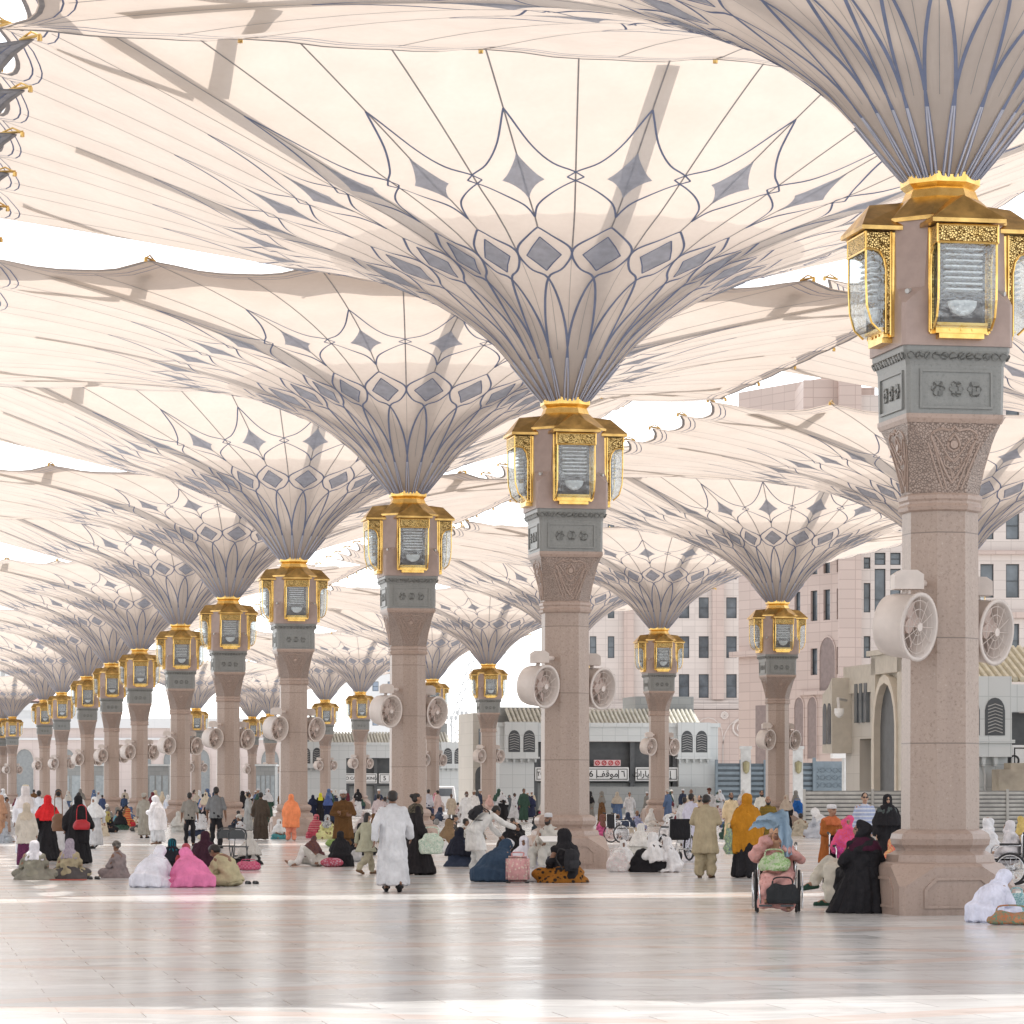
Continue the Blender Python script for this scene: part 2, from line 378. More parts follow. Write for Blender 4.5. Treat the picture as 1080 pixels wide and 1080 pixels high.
def make_canopy():
    bm = bmesh.new()
    NR = 30; us = [i/4 for i in range(192)]
    L = []
    for u in us:
        re = redge(u); col = []
        for k in range(NR+1):
            q = (k/NR)**1.35; col.append(bm.verts.new(surf(u, .45+(re-.45)*q)))
        L.append(col)
    for i in range(192):
        a, b = L[i], L[(i+1) % 192]
        for k in range(NR): bm.faces.new((a[k],b[k],b[k+1],a[k+1])).material_index = 0
    for f in bm.faces: f.smooth = True
    LW, MW, SW = .052, .043, .034
    for ud in range(0, 48, 2):
        for s in (-1, 1):
            strip(bm, catmull([(ud+s*1,1.35),(ud+s*.62,2.0),(ud,2.95),(ud-s*.72,3.32),(ud-s*1,3.78),(ud-s*.62,4.25),(ud,4.7)], 5), LW, 1)
            strip(bm, [(ud+s*1-s*.45*(1-k/4), .5+.85*k/4) for k in range(5)], LW*.8, 1)
            strip(bm, catmull([(ud+s*1,6.45),(ud+s*.55,6.15),(ud+s*.18,5.65),(ud,5.1)], 5), MW, 1)
            strip(bm, catmull([(ud+s*1,6.75),(ud+s*.6,7.15),(ud+s*.25,7.85),(ud,8.9)], 5), MW, 1)
            # outline of the blue inlay
            strip(bm, [(ud, 3.2),(ud+s*.31,3.47),(ud+s*.63,3.76)], .03, 1, .036); strip(bm, [(ud+s*.63,3.76),(ud+s*.32,4.07),(ud,4.36)], .03, 1, .036)
            for q in ((6.45, 6.6), (6.6, 6.75)):
                strip(bm, [(ud+1, 6.45 if q[0] < 6.5 else 6.75), (ud+1+s*.16, 6.6)], .04, 1)
        patch(bm, ud, 3.76, .63, 3.2, 4.36, 2)
        patch(bm, ud, 6.6, .42, 5.85, 7.45, 2, .8)
        strip(bm, [(ud,1.3+.3*k) for k in range(6)], .010, 3, .018); strip(bm, [(ud,4.7),(ud,5.1)], SW, 3, .02)
        strip(bm, [(ud, 5.1+(12.35-5.1)*k/10) for k in range(11)], SW, 3, .018)
        strip(bm, [(ud+1, 3.8+(11.75-3.8)*k/10) for k in range(11)], SW, 3, .018)
        strip(bm, [(ud+1, 1.5+(3.7-1.5)*k/5) for k in range(6)], .010, 3, .018)
    for off, wd in ((.05,.09),(.30,.035),(.46,.03)):
        strip(bm, [(i/4, redge(i/4)-off*(1 if off < .1 else 1.0)) for i in range(193)], wd, 1 if off > .1 else 3, .02)
    me = bpy.data.meshes.new('canopy'); bm.to_mesh(me); bm.free()
    for m in (M_FAB, M_LINE, M_BLUE, M_SEAM): me.materials.append(m)
    return me
def make_shade_sheet():  # unseen sheet above the funnel, added to shade its lower part
    bm = bmesh.new(); L = []
    for i in range(96):
        u = i/2; re = 5.15
        L.append([bm.verts.new(surf(u, .5+(re-.5)*k/12, .22)) for k in range(13)])
    for i in range(96):
        for k in range(12): bm.faces.new((L[i][k],L[(i+1)%96][k],L[(i+1)%96][k+1],L[i][k+1]))
    return bm

def prism_arch(w, z0, z1, arch, seg=8):    # outline (x,z) of an arched opening
    h = w/2; pts = [(-h, z0), (h, z0), (h, z1-arch)]
    for i in range(1, seg): 
        a = PI*i/seg; pts.append((h*math.cos(a), z1-arch+arch*math.sin(a)))
    pts.append((-h, z1-arch)); return pts

def make_umbrella():
    root = empty('giant_umbrella')
    # --- base
    bm = bmesh.new()
    W = 1.66
    rings(bm, [oct_loop(0,W,.07), oct_loop(.40,W,.07), oct_loop(.66,W-.02,.47), oct_loop(.70,W-.10,.45), oct_loop(.72,1.40,1.40*OC), oct_loop(.82,1.36,1.36*OC), oct_loop(.85,1.24,1.24*OC), oct_loop(.88,1.14,1.14*OC), oct_loop(.91,1.16,1.16*OC), oct_loop(.96,1.25,1.25*OC), oct_loop(1.04,1.28,1.28*OC), oct_loop(1.11,1.24,1.24*OC), oct_loop(1.15,1.12,1.12*OC), oct_loop(1.17,1.02,1.02*OC)])
    bs = obj('base', bm, M_GRAN2, root)
    bm = bmesh.new()
    for k in range(4):                      # framed panels, proud of each face
        R = Matrix.Rotation(k*PI/2, 4, 'Z')
        o = [(-.50,.10),(.50,.10),(.50,.36),(.34,.52),(-.34,.52),(-.50,.36)]
        i_ = [(x*.90, .31+(z-.31)*.82) for x, z in o]
        for a in range(6):
            b = (a+1) % 6
            prism(bm, [o[a], o[b], i_[b], i_[a]], -W/2-.022, -W/2+.01, 0, R)
    obj('panel_moulding', bm, M_GRAN2, bs)
    # --- shaft
    bm = bmesh.new()
    rings(bm, [oct_loop(1.17,1.0,1.0*OC), oct_loop(5.55,.97,.97*OC)])
    for k in range(4):                      # fine vertical joints on the middle of two faces
        R = Matrix.Rotation(k*PI/2, 4, 'Z')
    sh = obj('shaft', bm, M_GRAN, root)
    # --- capital
    bm = bmesh.new()
    def reg(z, w_): return oct_loop(z, w_, w_*OC)
    rings(bm, [reg(5.55,.99), reg(5.57,1.06), reg(5.62,1.09), reg(5.66,1.03), reg(5.69,1.03), reg(5.72,1.07), reg(5.77,1.07), reg(5.80,1.01)], True, True, 1)
    rings(bm, [reg(5.80,1.0), oct_loop(6.05,1.05,.27), oct_loop(6.35,1.15,.22), oct_loop(6.62,1.27,.12), oct_loop(6.74,1.33,.04)], True, True, 0)
    rings(bm, [oct_loop(6.74,1.35,.03), oct_loop(6.80,1.40,.03), oct_loop(6.86,1.40,.03)], True, True, 1)
    # carved medallion, a relief on each face
    def face_pt(k, x, z):
        d = float(np.interp(z, [5.80,6.05,6.35,6.62,6.74], [.50,.525,.575,.635,.665])) + .004
        return Matrix.Rotation(k*PI/2, 4, 'Z') @ Vector((x, -d, z))
    sh1 = catmull([(0,5.93),(.12,6.12),(.25,6.4),(.33,6.57),(.20,6.66),(.06,6.64),(0,6.70)], 4)
    stem = catmull([(0,6.0),(.03,6.12),(.12,6.18),(.10,6.28),(.03,6.22)], 4)
    stem2 = catmull([(0,6.22),(.10,6.33),(.17,6.44),(.26,6.55)], 4)
    bud = catmull([(0,6.36),(.075,6.41),(.07,6.5),(0,6.60)], 5)
    for k in range(4):
        for s in (-1, 1):
            for cv, r in ((sh1,.016),(stem,.012),(stem2,.012),(bud,.018)):
                tube(bm, [face_pt(k, s*x, z) for x, z in cv], r, 5, 1)
            tube(bm, [face_pt(k, s*(.07+.22*t), 5.84+.62*t) for t in (0,.5,1)], .013, 5, 1)
            tube(bm, [face_pt(k, s*(.13+.24*t), 5.84+.62*t) for t in (0,.5,1)], .013, 5, 1)
        c = face_pt(k, 0, 6.45); disc(bm, c, Matrix.Rotation(k*PI/2,4,'Z') @ Vector((0,1,0)), .055, .05, 12, 1)
    obj('capital', bm, [M_CARVE, M_GRAN2], root)
    # --- grey frieze
    bm = bmesh.new()
    rings(bm, [oct_loop(6.86,1.38,.05), oct_loop(7.52,1.40,.05), oct_loop(7.56,1.42,.05), oct_loop(7.72,1.52,.04), oct_loop(7.78,1.52,.04)])
    fz = obj('frieze', bm, M_GREY, root)
    bm = bmesh.new()
    for k in range(4):
        R = Matrix.Rotation(k*PI/2, 4, 'Z')
        for x0,z0,x1,z1 in ((-.52,6.93,.52,6.965),(-.52,7.43,.52,7.465),(-.52,6.965,-.487,7.43),(.487,6.965,.52,7.43)):
            box(bm, (x0,-.722,z0), (x1,-.68,z1), 0, R)
        for cx in (-.26,0,.26):             # three carved flowers
            for q in range(6):
                a = q*PI/3; p = Vector((cx+.062*math.cos(a), -.70, 7.2+.075*math.sin(a))); disc(bm, R@p, R@Vector((0,1,0)), .038, .035, 8, 1)
        for q in range(12):                 # scalloped band
            x = -.66+q*.12; disc(bm, R@Vector((x,-.742,7.645)), R@Vector((0,.9,.45)), .052, .05, 8, 1)
    obj('frieze_carving', bm, [M_GREY, M_GREYC], fz)
    # --- lantern block of stone
    bm = bmesh.new()
    rings(bm, [oct_loop(7.78,1.58,.05), oct_loop(8.36,1.58,.05), oct_loop(8.58,1.56,.30), oct_loop(9.52,1.56,.36)])
    lb = obj('lantern_block', bm, plain('mauve_granite', (.385,.295,.265), .45, var=.08, nscale=6), root)
    for k in range(4):
        bm = bmesh.new(); R = Matrix.Rotation(k*PI/2+PI/4, 4, 'Z'); tube(bm, [R@Vector((0,-.86,8.55)), R@Vector((0,-.99,8.52))], .035, 8); obj('spotlight', bm, M_STEEL, lb)
    # --- four lantern bays
    fr = bmesh.new(); en = bmesh.new(); gl = bmesh.new(); lm = bmesh.new()
    x = .42; p = .42; y0 = -.78             # half width, projection
    for k in range(1):
        for s in (-1, 1):                   # front frame posts and back jambs
            box(fr, (s*x-.0 if s<0 else x-.07, y0-.30, 8.03), (s*x+.07 if s<0 else x, y0-.0, 9.34) ) if False else None
            prism(fr, [(s*x,7.93),(s*(x-.055),7.93),(s*(x-.055),9.36),(s*x,9.36)], y0-.06, y0+.02)           # jamb against the stone
            # side panel: engraved arch
            a = [(.06,7.98),(.13,7.98),(.13,8.85),(.16,9.0),(.23,9.1),(.32,9.13),(p,9.13),(p,9.36),(.06,9.36)]
            pts = [bmesh_p for bmesh_p in a]
            A = [en.verts.new((s*x, y0-q[0], q[1])) for q in pts]; B = [en.verts.new((s*(x-.03), y0-q[0], q[1])) for q in pts]
            en.faces.new(A); en.faces.new(B[::-1])
            for i in range(len(pts)): en.faces.new((A[i],B[i],B[(i+1)%len(pts)],A[(i+1)%len(pts)]))
            edge = [(.13,7.98),(.13,8.85),(.16,9.0),(.23,9.1),(.32,9.13),(p,9.13)]
            tube(fr, [(s*(x+.005), y0-q[0], q[1]) for q in edge], .018, 6)
            tube(fr, [(s*(x+.005), y0-.06, 7.95), (s*(x+.005), y0-.06, 9.37)], .02, 6)
            tube(fr, [(s*(x+.005), y0-p, 9.12), (s*(x+.005), y0-p, 9.37)], .018, 6)
            # bulging side glass
            G = [(.125,8.0),(.22,8.0),(.33,8.12),(.395,8.35),(.41,8.7),(.41,9.13),(.125,9.13)]
            gl.faces.new([gl.verts.new((s*(x-.02), y0-q[0], q[1])) for q in G])
        box(en, (-x+.032, y0-p-.012, 9.13), (x-.032, y0-p+.02, 9.345))           # engraved top panel
        for z in (9.12, 9.355): tube(fr, [(-x, y0-p-.012, z), (x, y0-p-.012, z)], .018, 6)
        box(fr, (-x+.055, y0-.15, 7.93), (x-.055, y0+.02, 8.03)); box(fr, (-x+.06, y0-.20, 8.03), (x-.06, y0-.0, 8.07))
        box(fr, (-x+.10, y0-.16, 7.86), (x-.10, y0+.01, 7.925))
        for q in (-.16, 0, .16): disc(fr, (q, y0-.155, 7.98), (0,1,0), .018, .02, 8)
        # front glass follows the bulge
        G = [(.20,8.0),(.33,8.12),(.395,8.35),(.41,8.7),(.41,9.13)]
        for a, b in zip(G[:-1], G[1:]):
            gl.faces.new([gl.verts.new(q) for q in ((-x+.02,y0-a[0],a[1]),(x-.02,y0-a[0],a[1]),(x-.02,y0-b[0],b[1]),(-x+.02,y0-b[0],b[1]))])
        for a, b in zip(G[:-1], G[1:]):      # gold corner bars on the glass, thin
            for s in (-1, 1): tube(fr, [(s*(x-.01), y0-a[0]-.004, a[1]), (s*(x-.01), y0-b[0]-.004, b[1])], .016, 5)
        # lamp: dark cavity, white louvres, bowl
        box(lm, (-x+.06, y0-.05, 8.06), (x-.06, y0+.01, 9.12), 1)
        for q in range(8):
            z = 8.50+q*.078
            prism(lm, [(-.27,z),(.25,z),(.25,z+.022),(-.27,z+.022)], y0-.30+.01*(q%2), y0-.06)
        lp = []
        for q in range(6):
            a = PI/2*q/5; lp.append([(.21*math.cos(a)*math.cos(2*PI*j/16), y0-.18+.12*math.cos(a)*math.sin(2*PI*j/16), 8.36-.2*math.sin(a)) for j in range(16)])
        rings(lm, lp, True, False)
        for s in (-1, 1): tube(lm, [(s*.29, y0-.18, 8.05), (s*.31, y0-.18, 9.1)], .02, 6, 1)
    for m_ in (fr, en, gl, lm): bmesh.ops.recalc_face_normals(m_, faces=m_.faces[:])
    def tomesh(n, b, mats):
        me = bpy.data.meshes.new(n); b.to_mesh(me); b.free()
        for m_ in mats: me.materials.append(m_)
        return me
    mf, me_, mg, ml = tomesh('lantern', fr, [M_GOLD]), tomesh('engraved_panel', en, [M_GOLDC]), tomesh('pane', gl, [M_LGLASS]), tomesh('lamp', lm, [M_LAMPW, M_LAMPD])
    for k in range(4):
        l = bpy.data.objects.new('lantern', mf); C.objects.link(l); l.parent = root; l.rotation_euler = (0,0,k*PI/2)
        for n, m_ in (('engraved_panel', me_), ('pane', mg), ('lamp', ml)):
            o = bpy.data.objects.new(n, m_); C.objects.link(o); o.parent = l
    # --- gold roof with four hipped gables
    bm = bmesh.new()
    rings(bm, [oct_loop(9.50,1.66,.42), oct_loop(9.555,1.66,.42), oct_loop(9.57,1.60,.42), oct_loop(9.88,1.0,.29)])
    for k in range(4):
        R = Matrix.Rotation(k*PI/2, 4, 'Z')
        box(bm, (-.52,-1.28,9.385), (.52,-.70,9.44), 0, R)
        V = [bm.verts.new(R@Vector(q)) for q in ((-.52,-1.28,9.442),(.52,-1.28,9.442),(.52,-.70,9.442),(-.52,-.70,9.442),(0,-1.02,9.80),(0,-.45,9.86),(-.3,-.6,9.6),(.3,-.6,9.6))]
        for f in ((0,1,4),(1,2,5,4),(3,0,4,5)): bm.faces.new([V[i] for i in f])
    obj('lantern_roof', bm, M_GOLDR, root)
    bm = bmesh.new()
    rings(bm, [reg(9.86,1.0), reg(10.0,.90), reg(10.01,.88), reg(10.08,1.02)], True, False)
    for k in range(8):                      # pointed crown leaves
        a0, a1 = (k-.5)*PI/4, (k+.5)*PI/4; R0 = .55
        p0, p1 = Vector((math.cos(a0)*R0, math.sin(a0)*R0, 10.08)), Vector((math.cos(a1)*R0, math.sin(a1)*R0, 10.08)); up = Vector((0,0,.22))
        mid = (p0+p1)/2*1.10
        q0, q1 = p0*1.02+up, p1*1.02+up
        for tri in ((p0, p1, mid+up*.9), (p0, mid+up*.9, q0), (p1, q1, mid+up*.9)): bm.faces.new([bm.verts.new(v) for v in tri])
    obj('crown_collar', bm, M_GOLD, root)
    # --- canopy and what carries it
    cn = bpy.data.objects.new('canopy', CANOPY); C.objects.link(cn); cn.parent = root
    obj('added_shade_sheet', make_shade_sheet(), M_SHADE_SHEET, root, True)
    bm = bmesh.new()
    for i in range(24):
        u = i*2+1
        for s in (-.45,.45): tube(bm, [surf(u+s*(1-.0), .46+.0)+Vector((0,0,-.02)), surf(u+s*.55, .8, -.03), surf(u+s*.15,1.2,-.03)], .016, 5)
    obj('neck_rods', bm, plain('white_blue_rod', (.45,.47,.56), .35), root)
    bm = bmesh.new()
    tube(bm, [(0,0,9.9),(0,0,15.6)], [.34,.28], 12); tube(bm, [(0,0,15.6),(0,0,16.0),(0,0,16.5)], [.28,.2,.03], 12)
    obj('mast', bm, M_STEEL, root)
    tipb = bmesh.new()
    def arm(p0, p1, w0, w1, hgt, pad=True):
        bm = bmesh.new(); p0, p1 = Vector(p0), Vector(p1); d = (p1-p0).normalized(); s = d.cross(Vector((0,0,1))).normalized()
        L = []
        for q, w_ in ((0,w0),(1,w1)):
            c = p0.lerp(p1, q); L.append([c+s*w_/2, c-s*w_/2, c-s*w_/2+Vector((0,0,hgt)), c+s*w_/2+Vector((0,0,hgt))])
        rings(bm, L)
        if pad:                             # wider housing near the outer end
            c0 = p1-d*2.4; L = [[c+s*w1*.95, c-s*w1*.95, c-s*w1*.95+Vector((0,0,hgt+.02)), c+s*w1*.95+Vector((0,0,hgt+.02))] for c in (c0, p1-d*.1)]; rings(bm, L)
        obj('arm', bm, M_ARM, root)
    a = A_
    for k in range(4):
        R = Matrix.Rotation(k*PI/2, 4, 'Z')
        arm(R@Vector((0,-.3,14.5)), R@Vector((0,-a+2.0,14.5)), .6, .45, .1, False)
        arm(R@Vector((-.2,-.2,14.5)), R@Vector((-a+2.0,-a+2.0,14.5)), .7, .5, .1, False)
        arm(R@Vector((-a*.667,-a*.70,14.50)), R@Vector((-a*2/3,-a+1.2,14.5)), .42, .36, .09, False)
        arm(R@Vector((-a*.70,-a*.667,14.50)), R@Vector((-a+1.2,-a*2/3,14.5)), .42, .36, .09, False)
    # tip fittings: a small gold clamp on every tip
    bm = bmesh.new(); d = Vector((1,0,0)); p = Vector((0,0,0))
    tube(bm, [p-d*.35+Vector((0,0,.02)), p+d*.12+Vector((0,0,.05))], [.035,.025], 6); disc(bm, p+d*.1+Vector((0,0,-.01)), (0,0,1), .045, .09, 8)
    tube(bm, [p+d*.05+Vector((0,0,.06)), p-d*.10+Vector((0,0,.13)), p-d*.30+Vector((0,0,.05))], .02, 5)
    cme = bpy.data.meshes.new('edge_clamp'); bm.to_mesh(cme); bm.free(); cme.materials.append(M_GOLDR)
    for i in range(24):
        q = surf(i*2, A_); o = bpy.data.objects.new('edge_clamp', cme); C.objects.link(o); o.parent = root; o.location = q; o.rotation_euler = (0,0,math.atan2(q.y,q.x))
    # --- two misting fans
    fd = Matrix.Rotation(-ALPHA, 3, 'Z') @ Vector((.78,-.62,-.10)); fd.normalize()
    for (px, py, bx) in ((-.80,-.80,-1), (.72,.42,1)):
        c = Vector((px, py, 3.95))
        zz = Vector((0,0,1)); sx = fd.cross(zz).normalized(); up = sx.cross(fd)
        ringp = lambda o, R: [c+fd*o+(sx*math.cos(2*PI*i/32)+up*math.sin(2*PI*i/32))*R for i in range(32)]
        bm = bmesh.new()
        rings(bm, [ringp(-.26,.10), ringp(-.26,.34), ringp(-.22,.405), ringp(-.12,.43), ringp(.24,.445), ringp(.25,.47), ringp(.28,.47), ringp(.28,.415), ringp(.0,.40), ringp(-.2,.38)], False, False)
        fan = obj('fan', bm, M_FANW, root, True)
        bm = bmesh.new()
        disc(bm, c+fd*.05, fd, .10, .12, 16); disc(bm, c-fd*.16, fd, .36, .01, 24)
        for q in range(5):
            a0 = q*2*PI/5; e = lambda r, a, o: c+fd*o+(sx*math.cos(a)+up*math.sin(a))*r
            V = [bm.verts.new(v) for v in (e(.09,a0,.03), e(.36,a0-.1,-.02), e(.38,a0+.35,.05), e(.34,a0+.62,.11), e(.09,a0+.6,.10))]; bm.faces.new(V)
        obj('fan_blades', bm, M_FANB, fan)
        bm = bmesh.new()
        for R in (.12,.24,.36): torus(bm, c+fd*.25, fd, R, .006, 28, 4)
        for q in range(12):
            a0 = q*PI/6; tube(bm, [c+fd*.27+(sx*math.cos(a0)+up*math.sin(a0))*.05, c+fd*.25+(sx*math.cos(a0)+up*math.sin(a0))*.43], .005, 4)
        disc(bm, c+fd*.27, fd, .06, .03, 14)
        obj('fan_grille', bm, M_FANW, fan)
        bm = bmesh.new()
        cx = bx*.58
        lo = oct_loop; Z0 = 4.44
        pts = [(-.20,Z0),(.20,Z0),(.20,Z0+.20),(.11,Z0+.26),(-.11,Z0+.26),(-.20,Z0+.20)]
        prism(bm, pts, -.15, .15, 0, Matrix.Translation((px*.92,py-.02,0)) @ Matrix.Rotation(-ALPHA*.5,4,'Z'))
        tube(bm, [(px*.92,py,Z0+.05),(px*.98,py,4.33)], .045, 8); tube(bm, [(px*.92,py,Z0+.12),(px*.4,py*.4,Z0+.12)], .05, 8)
        obj('fan_bracket_box', bm, M_FANW, fan)
    return root

M_ARM = thin('white_arm_cover', (.85,.83,.80), .55)
CANOPY = make_canopy()
UMB = []
def place_umb(root, X, Y, label, high=False, dx=0, dy=0):
    root.location = (X, Y, 0); root.rotation_euler = (0,0,ALPHA)
    tag(root, label, 'umbrella', 'giant shade umbrellas on granite columns')
    UMB.append((X, Y))
ROW1 = [(991.5,647),(596,412),(430,314),(309.5,244),(240.5,204),(190,175),(147,149),(117.5,134),(92,120),(65,103),(47,95)]
ORD = ['nearest','second nearest','third','fourth','fifth','sixth','seventh','eighth','ninth','tenth','eleventh']
HN = 10.25-HC
proto = make_umbrella()
def nextu():
    global first
    if first: first = False; return proto
    return copy_tree(proto)
first = True
HIGH = []
for k, (x, u) in enumerate(ROW1):
    Y = F*HN/u; p = at(x, Y)
    lab = ['nearest umbrella column at the right, its stone base beside the front wheelchair',
           'second nearest umbrella column, in the middle, with seated families at its base'][k] if k < 2 else \
          '%s umbrella column from the camera in the long row running to the left' % ORD[k]
    o = nextu(); place_umb(o, p.x, p.y, lab); HIGH.append((o, k % 2 == 1))
ROW2 = [(1003,None,123.4),(820,199,0),(695,171,0),(599,None,193.5),(515,133,0),(456,117,0),(380,103.5,0),(343,95,0),(285,80,0),(266,77,0),(207,86,0)]
NM2 = ['umbrella column standing hidden behind the nearest column, its canopy spreading over the pink hotel',
       'umbrella column before the blue grey gates, nearest whole one of the right hand row',
       'umbrella column in front of the parking entrance with the sign boards',
       'umbrella column hidden behind the second nearest column in the middle',
       'umbrella column at the left end of the white parking kiosk',
       'umbrella column peeping out just right of the third column of the long row',
       'umbrella column with pale capital in front of the far parking sign',
       'umbrella column close to the right of the fourth column of the long row',
       'distant umbrella column half hidden left of the fourth column of the long row',
       'small distant umbrella column left of the fourth column and its fan',
       'small distant umbrella column between the fifth and sixth columns of the long row']
for i, ((x, u, Y), lab) in enumerate(zip(ROW2, NM2)):
    Y = F*HN/u if u else Y; p = at(x, Y); o = nextu(); place_umb(o, p.x, p.y, lab); HIGH.append((o, i % 2 == 1))
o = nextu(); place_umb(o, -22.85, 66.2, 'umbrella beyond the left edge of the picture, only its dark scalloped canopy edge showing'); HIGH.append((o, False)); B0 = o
o = nextu(); place_umb(o, -17.2, 40.4, 'umbrella beyond the top left corner, nearer than the one with the dark scalloped edge'); HIGH.append((o, True))
o = nextu(); place_umb(o, 20.7, 98.4, 'umbrella beyond the right edge of the picture, its canopy showing behind the nearest lantern'); HIGH.append((o, True))
for x, u, lab in ((13,77,'pale distant umbrella column at the far left edge of the square, right of its twin'), (3,75,'pale distant umbrella column cut by the left edge of the picture')):
    Y = F*HN/u; p = at(x, Y); o = nextu(); place_umb(o, p.x, p.y, lab); HIGH.append((o, False))
KS = 1.035
def rise(r): return 1.38*np.maximum(0, (r-5.5)/7)**1.25        # the tall umbrellas sweep up towards their rim
for o, hi in HIGH:
    if not hi: continue
    for ch in o.children:
        n = ch.name.split('.')[0]
        if n in ('canopy','added_shade_sheet','arm'): ch.scale = (1,1,KS); ch.location = (0, 0, 10.1*(1-KS))
        if n == 'edge_clamp': ch.location.z = 10.1+(ch.location.z-10.1)*KS+float(rise(max(abs(ch.location.x),abs(ch.location.y))))*KS
# the taller umbrellas lean their canopy a little away so that light falls between the pairs
def skew_high():
    me = CANOPY.copy(); me.name = 'canopy'
    n = len(me.vertices); co = np.zeros(n*3); me.vertices.foreach_get('co', co); co = co.reshape(-1,3)
    r = np.maximum(np.abs(co[:,0]), np.abs(co[:,1])); k = np.clip((r-5)/7.5, 0, 1)
    co[:,2] += rise(r); co[:,1] += 1.0*k
    me.vertices.foreach_set('co', co.ravel()); return me
CH = skew_high(); ARMS_UP = {}
def arm_up(me):
    if me.name not in ARMS_UP:
        m = me.copy(); m.name = 'arm'
        for v in m.vertices: v.co.z += float(rise(max(abs(v.co.x), abs(v.co.y))))
        ARMS_UP[me.name] = m
    return ARMS_UP[me.name]
for o, hi in HIGH:
    if not hi: continue
    for ch in o.children:
        n = ch.name.split('.')[0]
        if n == 'canopy': ch.data = CH
        if n == 'arm': ch.data = arm_up(ch.data)
        if n in ('edge_clamp','arm'): ch.location.y += 1.0

# umbrella beyond the left edge: its neighbour's shade is painted into the rim colour
me = CANOPY.copy(); me.name = 'canopy'; me.materials.append(thin('painted_rim_shade', (.30,.30,.325), .12)); me.materials[0] = M_FAB
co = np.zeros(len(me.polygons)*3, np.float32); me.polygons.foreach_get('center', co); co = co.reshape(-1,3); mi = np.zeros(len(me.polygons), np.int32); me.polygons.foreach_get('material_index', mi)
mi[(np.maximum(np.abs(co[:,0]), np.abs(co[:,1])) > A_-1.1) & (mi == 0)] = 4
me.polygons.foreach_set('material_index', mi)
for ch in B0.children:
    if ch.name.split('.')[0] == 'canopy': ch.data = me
# ================================================================ buildings and street furniture
def uvquad(bm, uvl, P, uv, mat=0):
    f = bm.faces.new([bm.verts.new(p) for p in P]); f.material_index = mat
    for l, t in zip(f.loops, uv): l[uvl].uv = t
    return f
def facade(bm, o, d, W, H, holes=(), depth=.35, mat=0, back=None, z0=0):
    """wall in the vertical plane through o along d (outside is to the right of d seen from above), holes = (u0,u1,z0,z1)"""
    uvl = bm.loops.layers.uv.verify(); o = Vector(o); d = Vector(d).normalized(); n = Vector((-d.y, d.x, 0))   # n points inside
    us = sorted({0, W, *[h[0] for h in holes], *[h[1] for h in holes]}); zs = sorted({z0, H, *[h[2] for h in holes], *[h[3] for h in holes]})
    P = lambda u, z, q=0: o+d*u+n*q+Vector((0,0,z))
    for a, b in zip(us[:-1], us[1:]):
        for c, e in zip(zs[:-1], zs[1:]):
            m = ((a+b)/2, (c+e)/2)
            if any(h[0] < m[0] < h[1] and h[2] < m[1] < h[3] for h in holes): continue
            uvquad(bm, uvl, (P(a,c),P(b,c),P(b,e),P(a,e)), ((a,c),(b,c),(b,e),(a,e)), mat)
    for u0,u1,c,e in holes:
        for A, B in (((u0,c),(u1,c)),((u1,c),(u1,e)),((u1,e),(u0,e)),((u0,e),(u0,c))):
            uvquad(bm, uvl, (P(*A),P(*A,depth),P(*B,depth),P(*B)), ((0,0),(depth,0),(depth,1),(0,1)), mat)
def windows(parent, o, d, holes, depth=.3, mat=None, frame=True):
    o = Vector(o); d = Vector(d).normalized(); n = Vector((-d.y, d.x, 0))
    M = Matrix(((d.x, n.x, 0, o.x), (d.y, n.y, 0, o.y), (0,0,1,o.z), (0,0,0,1)))
    for u0,u1,c,e in holes:
        bm = bmesh.new(); t = .07
        for lo, hi in (((u0+.003,depth-.08,c+.003),(u0+t,depth-.02,e-.003)),((u1-t,depth-.08,c+.003),(u1-.003,depth-.02,e-.003)),((u0+t,depth-.08,c+.003),(u1-t,depth-.02,c+t)),((u0+t,depth-.08,e-t),(u1-t,depth-.02,e-.003)),((u0+t,depth-.075,(c+e)/2-.025),(u1-t,depth-.025,(c+e)/2+.025))):
            box(bm, lo, hi, 0, M)
        wn = obj('window', bm, M_DARKM, parent)
        bm = bmesh.new(); box(bm, (u0+.002,depth,c+.002), (u1-.002,depth+.03,e-.002), 0, M); obj('pane', bm, mat or M_PANE, wn)
def frameM(o, d):
    o = Vector(o); d = Vector(d).normalized(); n = Vector((-d.y, d.x, 0))
    return Matrix(((d.x, n.x, 0, o.x), (d.y, n.y, 0, o.y), (0,0,1,o.z), (0,0,0,1)))
def archpts(u, w_, z0, z1, pointed=True, seg=8):
    h = w_/2; zs = z1-h*1.25 if pointed else z1-h; pts = [(u-h,z0),(u+h,z0),(u+h,zs)]
    for i in range(1, seg):
        t = i/seg
        if t <= .5: a = t*2; pts.append((u+h*(1-a**1.6), zs+(z1-zs)*math.sin(a*PI/2)**.9))
        else: a = (1-t)*2; pts.append((u-h*(1-a**1.6), zs+(z1-zs)*math.sin(a*PI/2)**.9))
    pts.append((u-h,zs)); return pts
